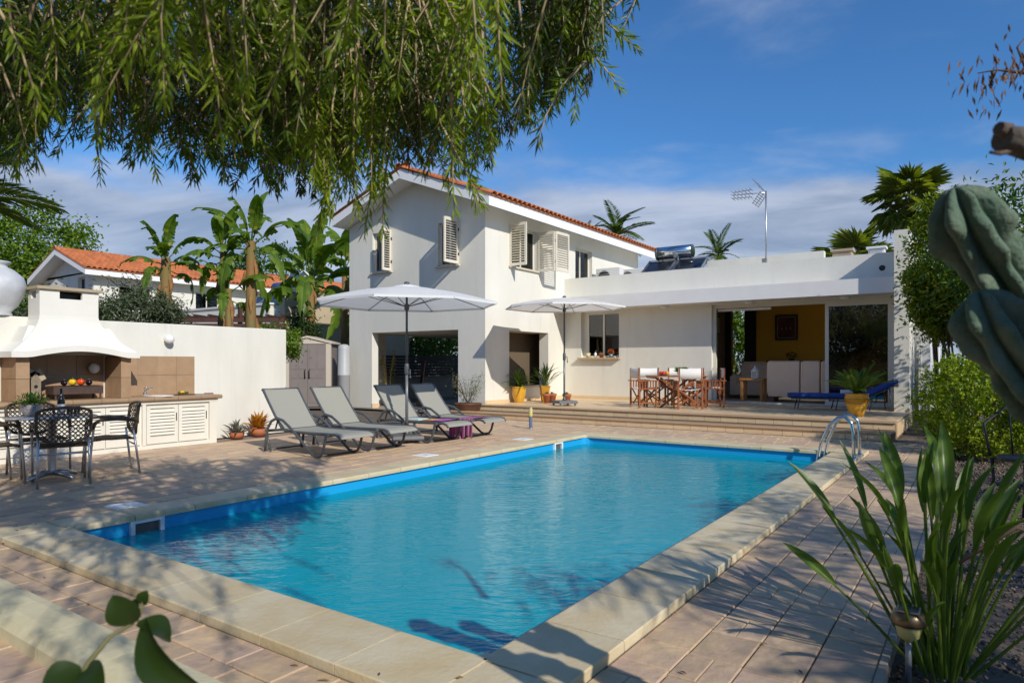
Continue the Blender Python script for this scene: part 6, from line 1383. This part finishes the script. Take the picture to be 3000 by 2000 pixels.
# ------------------------------------------------------------------ weeping bottlebrush tree over the left of the picture
BB = leaf_mat('bottlebrush_leaf', (.035, .075, .010), (.13, .205, .02), .42, .36, spec=.45, third=(.27, .32, .03), patch=(.06, .062, .014)); BB_SUN = leaf_mat('bottlebrush_leaf_sunlit_tint', (.13, .20, .018), (.30, .38, .035), .48, .36, third=(.36, .42, .05)); TWIG = M('pale_twig', (.46, .35, .20), .85, (.32, .24, .14), 20)  # second leaf colour is a brighter copy, sunlight painted in for near sprays
bt_ = empty('bottlebrush_tree', (-3.1, .1, -.05), 0, 'large weeping bottlebrush tree with narrow leaves hanging across the upper left', 'tree')
TR = Vector((-3.1, .1, -.05)); FORK = Vector((-2.75, .0, 2.45))
MB().tube([TR, TR+V(.1, 0, .8), TR+V(.05, .05, 1.6), FORK], [.17, .14, .125, .11], 12).build('trunk', BARK, bt_)
LEAF = dict(P=[], A=[], N=[], L=[], W=[])
def spray(m, start, d0, length, nl, lf, wd, droop, r=.006):
    """one drooping twig with leaves set spirally along it"""
    p = np.array(start, float); d = np.array(d0, float); d /= np.linalg.norm(d); K = 9; st = length/K; pts = [p.copy()]; ds = [d.copy()]
    for i in range(K):
        d = d+np.array([0, 0, -droop])/K*2+rng.normal(0, .05, 3); d /= np.linalg.norm(d); p = p+d*st; pts.append(p.copy()); ds.append(d.copy())
    pts = np.array(pts); ds = np.array(ds)
    m.tube([Vector(q) for q in pts[::3]], [r, r*.75, r*.5, r*.25], 3, False)
    u = np.sort(rng.uniform(.06, 1.0, nl)); x = u*K; i = np.minimum(x.astype(int), K-1); f = (x-i)[:, None]
    P = pts[i]*(1-f)+pts[i+1]*f; D = nrm(ds[i]*(1-f)+ds[i+1]*f); a = np.arange(nl)*2.39996+rng.uniform(0, 6)
    ref = nrm(np.cross(D, np.array([.3, .8, .1]))); b2 = np.cross(D, ref); rad = ref*np.cos(a)[:, None]+b2*np.sin(a)[:, None]
    sp = rng.uniform(.75, 1.35, (nl, 1))*(1.15-.75*u[:, None]**3)
    LEAF['P'].append(P); LEAF['A'].append(D+rad*sp); LEAF['N'].append(D*-.3+rad*.2+rng.normal(0, .5, (nl, 3))+np.array([0, 0, .5])); LEAF['L'].append(lf*rng.uniform(.7, 1.15, nl)*(1-.35*u**4)); LEAF['W'].append(np.full(nl, wd))
    return pts
tw = MB()
BX = [-400, 0, 130, 300, 560, 800, 950, 1050, 1200, 1350, 1500, 1600, 1700, 1800, 1870]; BYL = [580, 555, 445, 440, 525, 530, 560, 540, 470, 520, 460, 360, 270, 180, -20]
def edge_y(px): return float(np.interp(px, BX, BYL))
anchors = []
for i in range(124):                                    # clusters of hanging sprays, deep in the crown, with gaps between them
    cpx = rng.uniform(-280, 1840); dep = 1.95+2.5*rng.random()**.75; top = edge_y(cpx); cpy = top-abs(rng.normal(0, 1))*190-8
    if cpy < -330: cpy = rng.uniform(-330, top-60)
    if cpx > 1250 and rng.random() < .4: continue
    sc_ = 3.0/dep
    for j in range(int(rng.integers(7, 13))):
        px = cpx+rng.normal(0, 48)*sc_; py = min(cpy+rng.normal(0, 50)*sc_, edge_y(px)+rng.uniform(-30, 12)); dp = dep+rng.normal(0, .10)
        tip = camspot(px, py, dp); ln = rng.uniform(.28, .62); side = RGT*((px-cpx)/60*.22+rng.normal(0, .25))+FWD*rng.normal(0, .35)
        d0 = side+V(0, 0, -.55); d0.normalize(); start = tip-d0*ln*.9+V(0, 0, .10)
        spray(tw, start, d0, ln, int(ln*115), rng.uniform(.066, .09), .0095, .5, .0065); anchors.append(start)
OLD = LEAF; LEAF = dict(P=[], A=[], N=[], L=[], W=[])
for i in range(46):                                     # nearest sprays, with sunlight put into a brighter leaf colour
    px, py, dep = rng.uniform(180, 1450), rng.uniform(60, 440), rng.uniform(1.55, 2.2); d0 = RGT*rng.normal(0, .35)+V(0, 0, -.8)+FWD*rng.normal(0, .2); d0.normalize(); ln = rng.uniform(.3, .55); start = camspot(px, py, dep)-d0*ln*.92+V(0, 0, .08)
    spray(tw, start, d0, ln, int(ln*120), .076, .0098, .35, .007); anchors.append(start)
for px, py, dep, ln, sx in ((290, 350, 1.55, .55, -.5), (520, 395, 1.6, .6, .05), (610, 300, 1.7, .5, .4), (735, 430, 1.75, .6, -.25), (665, 455, 1.8, .4, .1), (330, 170, 1.6, .4, -.1), (450, 120, 1.7, .4, -.05), (760, 330, 1.8, .5, .3), (1085, 690, 2.6, .75, -.12), (960, 650, 2.7, .6, -.2), (1010, 640, 2.9, .5, .1), (1390, 615, 2.5, .8, .25), (1330, 560, 2.6, .5, -.1), (1500, 420, 2.4, .7, .42), (1440, 480, 2.7, .5, .2), (1420, 330, 2.2, .5, .2), (1585, 365, 3.0, .5, .05), (1715, 338, 2.6, .75, -.02), (1812, 312, 2.65, .36, .75), (1882, 160, 2.65, .34, 1.5), (1700, 120, 2.6, .5, .1), (1660, 270, 2.7, .55, .3), (1760, 60, 2.6, .4, .0), (1640, 150, 2.4, .5, .1), (1240, 560, 2.6, .5, -.25), (1140, 600, 2.6, .5, .2), (100, 520, 2.3, .5, -.2), (60, 545, 2.5, .5, .1), (430, 555, 3.2, .45, .0), (600, 545, 3.4, .4, .2), (280, 565, 3.0, .3, .05)):
    tip = camspot(px, py, dep); d0 = RGT*sx+V(0, 0, -.9)+FWD*rng.normal(0, .1); d0.normalize(); start = tip-d0*ln*.94+V(0, 0, .07)
    spray(tw, start, d0, ln, int(ln*125), .078, .0098, .28 if abs(sx) < .7 else .1, .007); anchors.append(start)
for cpx, cpy, dep, k in ((1065, 640, 2.6, 4), (950, 640, 2.7, 8), (1385, 585, 2.5, 5), (900, 560, 2.4, 7), (1700, 260, 2.6, 5)):
    for j in range(k):
        d0 = RGT*rng.normal(0, .2)+V(0, 0, -.9)+FWD*rng.normal(0, .15); d0.normalize(); ln = rng.uniform(.35, .7); start = camspot(cpx+rng.normal(0, 26), cpy+rng.normal(-25, 40), dep+rng.normal(0, .08))-d0*ln*.94+V(0, 0, .07)
        spray(tw, start, d0, ln, int(ln*120), .078, .0100, .28, .007); anchors.append(start)
SUN_LEAF = LEAF; LEAF = OLD
for i in range(330):                                    # the part of the crown above and behind the camera
    q = V(rng.uniform(-4.2, .9), rng.uniform(-3.0, .9), rng.uniform(2.5, 3.7)); r_ = q-EYE; d = r_.dot(FWD)
    if d > .25 and (r_.z/d < .66) and abs(r_.dot(RGT)/d) < .95: continue
    d0 = V(rng.normal(0, .5), rng.normal(0, .5), -.5); ln = rng.uniform(.4, .75); spray(tw, q, d0, ln, int(ln*60), .085, .013, .5); anchors.append(q)
for i in range(230):                                    # the upper crown, towards the sun
    q = V(rng.uniform(-4.6, .2), rng.uniform(-2.2, 1.3), rng.uniform(3.3, 5.0))
    if (q.x+2.2)**2/6+(q.y+.4)**2/3.2+(q.z-3.6)**2/2.2 > 1.15: continue
    d0 = V(rng.normal(0, .5), rng.normal(0, .5), -.4); ln = rng.uniform(.4, .75); spray(tw, q, d0, ln, int(ln*60), .095, .016, .5); anchors.append(q)
tw.build('twig', TWIG, bt_)
leaves('foliage', np.concatenate(LEAF['P']), np.concatenate(LEAF['A']), np.concatenate(LEAF['N']), np.concatenate(LEAF['L']), np.concatenate(LEAF['W']), BB, bt_, fold=.18, curl=.06)
leaves('sun_tinted_foliage', *[np.concatenate(SUN_LEAF[k]) for k in 'PANLW'], BB_SUN, bt_, fold=.18, curl=.06)
# boughs from the fork out to the sprays
m = MB(); A_ = np.array([tuple(a) for a in anchors]); ctr = A_[rng.choice(len(A_), 26, replace=False)]
for it in range(4):
    lab_ = np.argmin(((A_[:, None]-ctr[None])**2).sum(-1), 1); ctr = np.array([A_[lab_ == k].mean(0) if (lab_ == k).any() else ctr[k] for k in range(26)])
for k in range(26):
    c = Vector(ctr[k])+V(0, 0, .30); mid = FORK.lerp(c, .5)+V(0, 0, .35); m.tube([FORK, FORK.lerp(mid, .5)+V(0, 0, .1), mid, mid.lerp(c, .6)+V(0, 0, .05), c], [.05, .038, .028, .02, .012], 6, False)
    for a in A_[lab_ == k][::4]: a = Vector(a); m.tube([c, c.lerp(a, .5)+V(0, 0, .05), a], [.010, .007, .004], 4, False)
m.build('bough', BARK, bt_)

# pruned tree at the right edge: stub, thin branch with pods
pt = empty('pruned_tree', tuple(camspot(3480, 1066, 1.099).xy)+(-.05,), 0, 'pruned tree at the right edge with cut stub and dry brown pods', 'tree')
b0 = Vector(pt.location); m = MB(); m.tube([b0, b0+V(.02, 0, .6), camspot(3200, 560, 1.099), camspot(3080, 440, 1.074), camspot(2985, 415, 1.049), camspot(2935, 405, 1.043)], [0.0554, 0.0504, 0.0378, 0.0277, 0.0227, 0.0197], 12); m.build('trunk', M('grey_bark', (.12, .10, .08), .9, (.05, .04, .035), 10, 1, bump=.7, bsc=22), pt)
MB().tube([camspot(2960, 440, 1.043), camspot(2930, 450, 1.038), camspot(2900, 446, 1.038)], [0.0050, 0.0035, 0.0025], 6).build('broken_twig', BARK, pt); MB().tube([camspot(2950, 385, 1.043), camspot(2925, 375, 1.038)], [0.0131, 0.0101], 8).build('cut_stub', BARK, pt); m = MB(); m.tube([camspot(3180, 520, 1.570), camspot(3120, 250, 1.721), camspot(3010, 215, 1.800), camspot(2920, 205, 1.836), camspot(2865, 215, 1.836)], [0.0216, 0.0130, 0.0058, 0.0029, 0.0014], 6); m.tube([camspot(3010, 215, 1.800), camspot(2980, 140, 1.800), camspot(3020, 90, 1.800)], [0.0043, 0.0029, 0.0014], 5); m.build('branch', BARK, pt)
POD = leaf_mat('dry_pod', (.10, .05, .025), (.28, .15, .06), .2, .7, third=(.5, .27, .05)); n = 130; c = np.array([tuple(camspot(px, py, 1.83)) for px, py in ((2868, 220), (2900, 225), (2935, 235), (2960, 230), (2985, 150), (2990, 190), (2905, 250))]); P = c[rng.integers(0, len(c), n)]+rng.normal(0, .035, (n, 3)); pods_ = leaves('pod', P, np.tile([0, 0, -1.], (n, 1))+rdir(n)*.45, rdir(n), rng.uniform(.019, .042, n), .0068, POD, pt, fold=.3); tag(pods_, kind='stuff')
# garden beyond the right edge and behind the camera: it shades the paving and is mirrored in the glass
SH = leaf_mat('pepper_leaf', (.05, .10, .02), (.13, .2, .04), .3)
for x, y, z, ry, n, lab in ((3.6, 1.9, 2.95, .8, 1500, 'pepper tree shading the paving, nearest of those beyond the right edge'), (3.7, 3.7, 3.0, 1.0, 2100, 'pepper tree shading the paving, second of those beyond the right edge'), (3.8, 6.6, 3.1, 1.1, 2400, 'pepper tree shading the paving, third of those beyond the right edge'), (2.6, 14.7, 3.0, 1.1, 2300, 'pepper tree shading the steps, farthest of those beyond the right edge')):
    t = empty('pepper_tree', (x+.5, y, -.05), 0, lab, 'tree', 'pepper trees beyond the right edge'); limbs(t, (x+.5, y, -.05), (x+.3, y, z-.6), .09, [(x+random.uniform(-.5, .5), y+random.uniform(-ry, ry), z+random.uniform(-.3, .4)) for _ in range(8)])
    c, r = np.array([x, y, z]), np.array([.62, ry, .5]); k = 16; cc = c+rng.uniform(-1, 1, (k, 3))*r; ix = rng.integers(0, k, n); P = cc[ix]+rng.normal(0, 1, (n, 3))*[.16, .2, .16]; hd_ = nrm(rng.normal(size=(k, 3))*[1, 1, .3]-[0, 0, .5]); leaves('crown', P, hd_[ix]+rdir(n)*.25, rdir(n), rng.uniform(.16, .32, n), .022, SH, t, fold=.1)
tree('olive_tree', (-5.5, -8, -.05), 2, [((-5.5, -8, 3.4), (2.6, 2.4, 1.7)), ((-3.2, -7.4, 2.8), (2, 2, 1.3))], 26000, .17, .07, LO, 'olive tree in the garden behind the camera', nc=120, clump=.35)
tree('olive_tree', (-9.5, -7.5, -.05), 2, [((-9.5, -7.5, 3.0), (2.4, 2.2, 1.6))], 16000, .17, .07, LO, 'second olive tree in the garden behind the camera', nc=90, clump=.35)
tree('olive_tree', (.8, -7.5, -.05), 1.6, [((.8, -7.5, 2.5), (2.2, 1.8, 1.4))], 14000, .17, .07, LK, 'dark tree in the garden behind the camera', nc=80, clump=.35)
hd = empty('rear_wall', (-4, -10.5, 0), 0, 'pale garden wall far behind the camera', 'wall'); MB().box(-16, 8, -10.7, -10.4, -.06, 2.0).build('wall', M('beige_render', (.52, .43, .30)), hd)
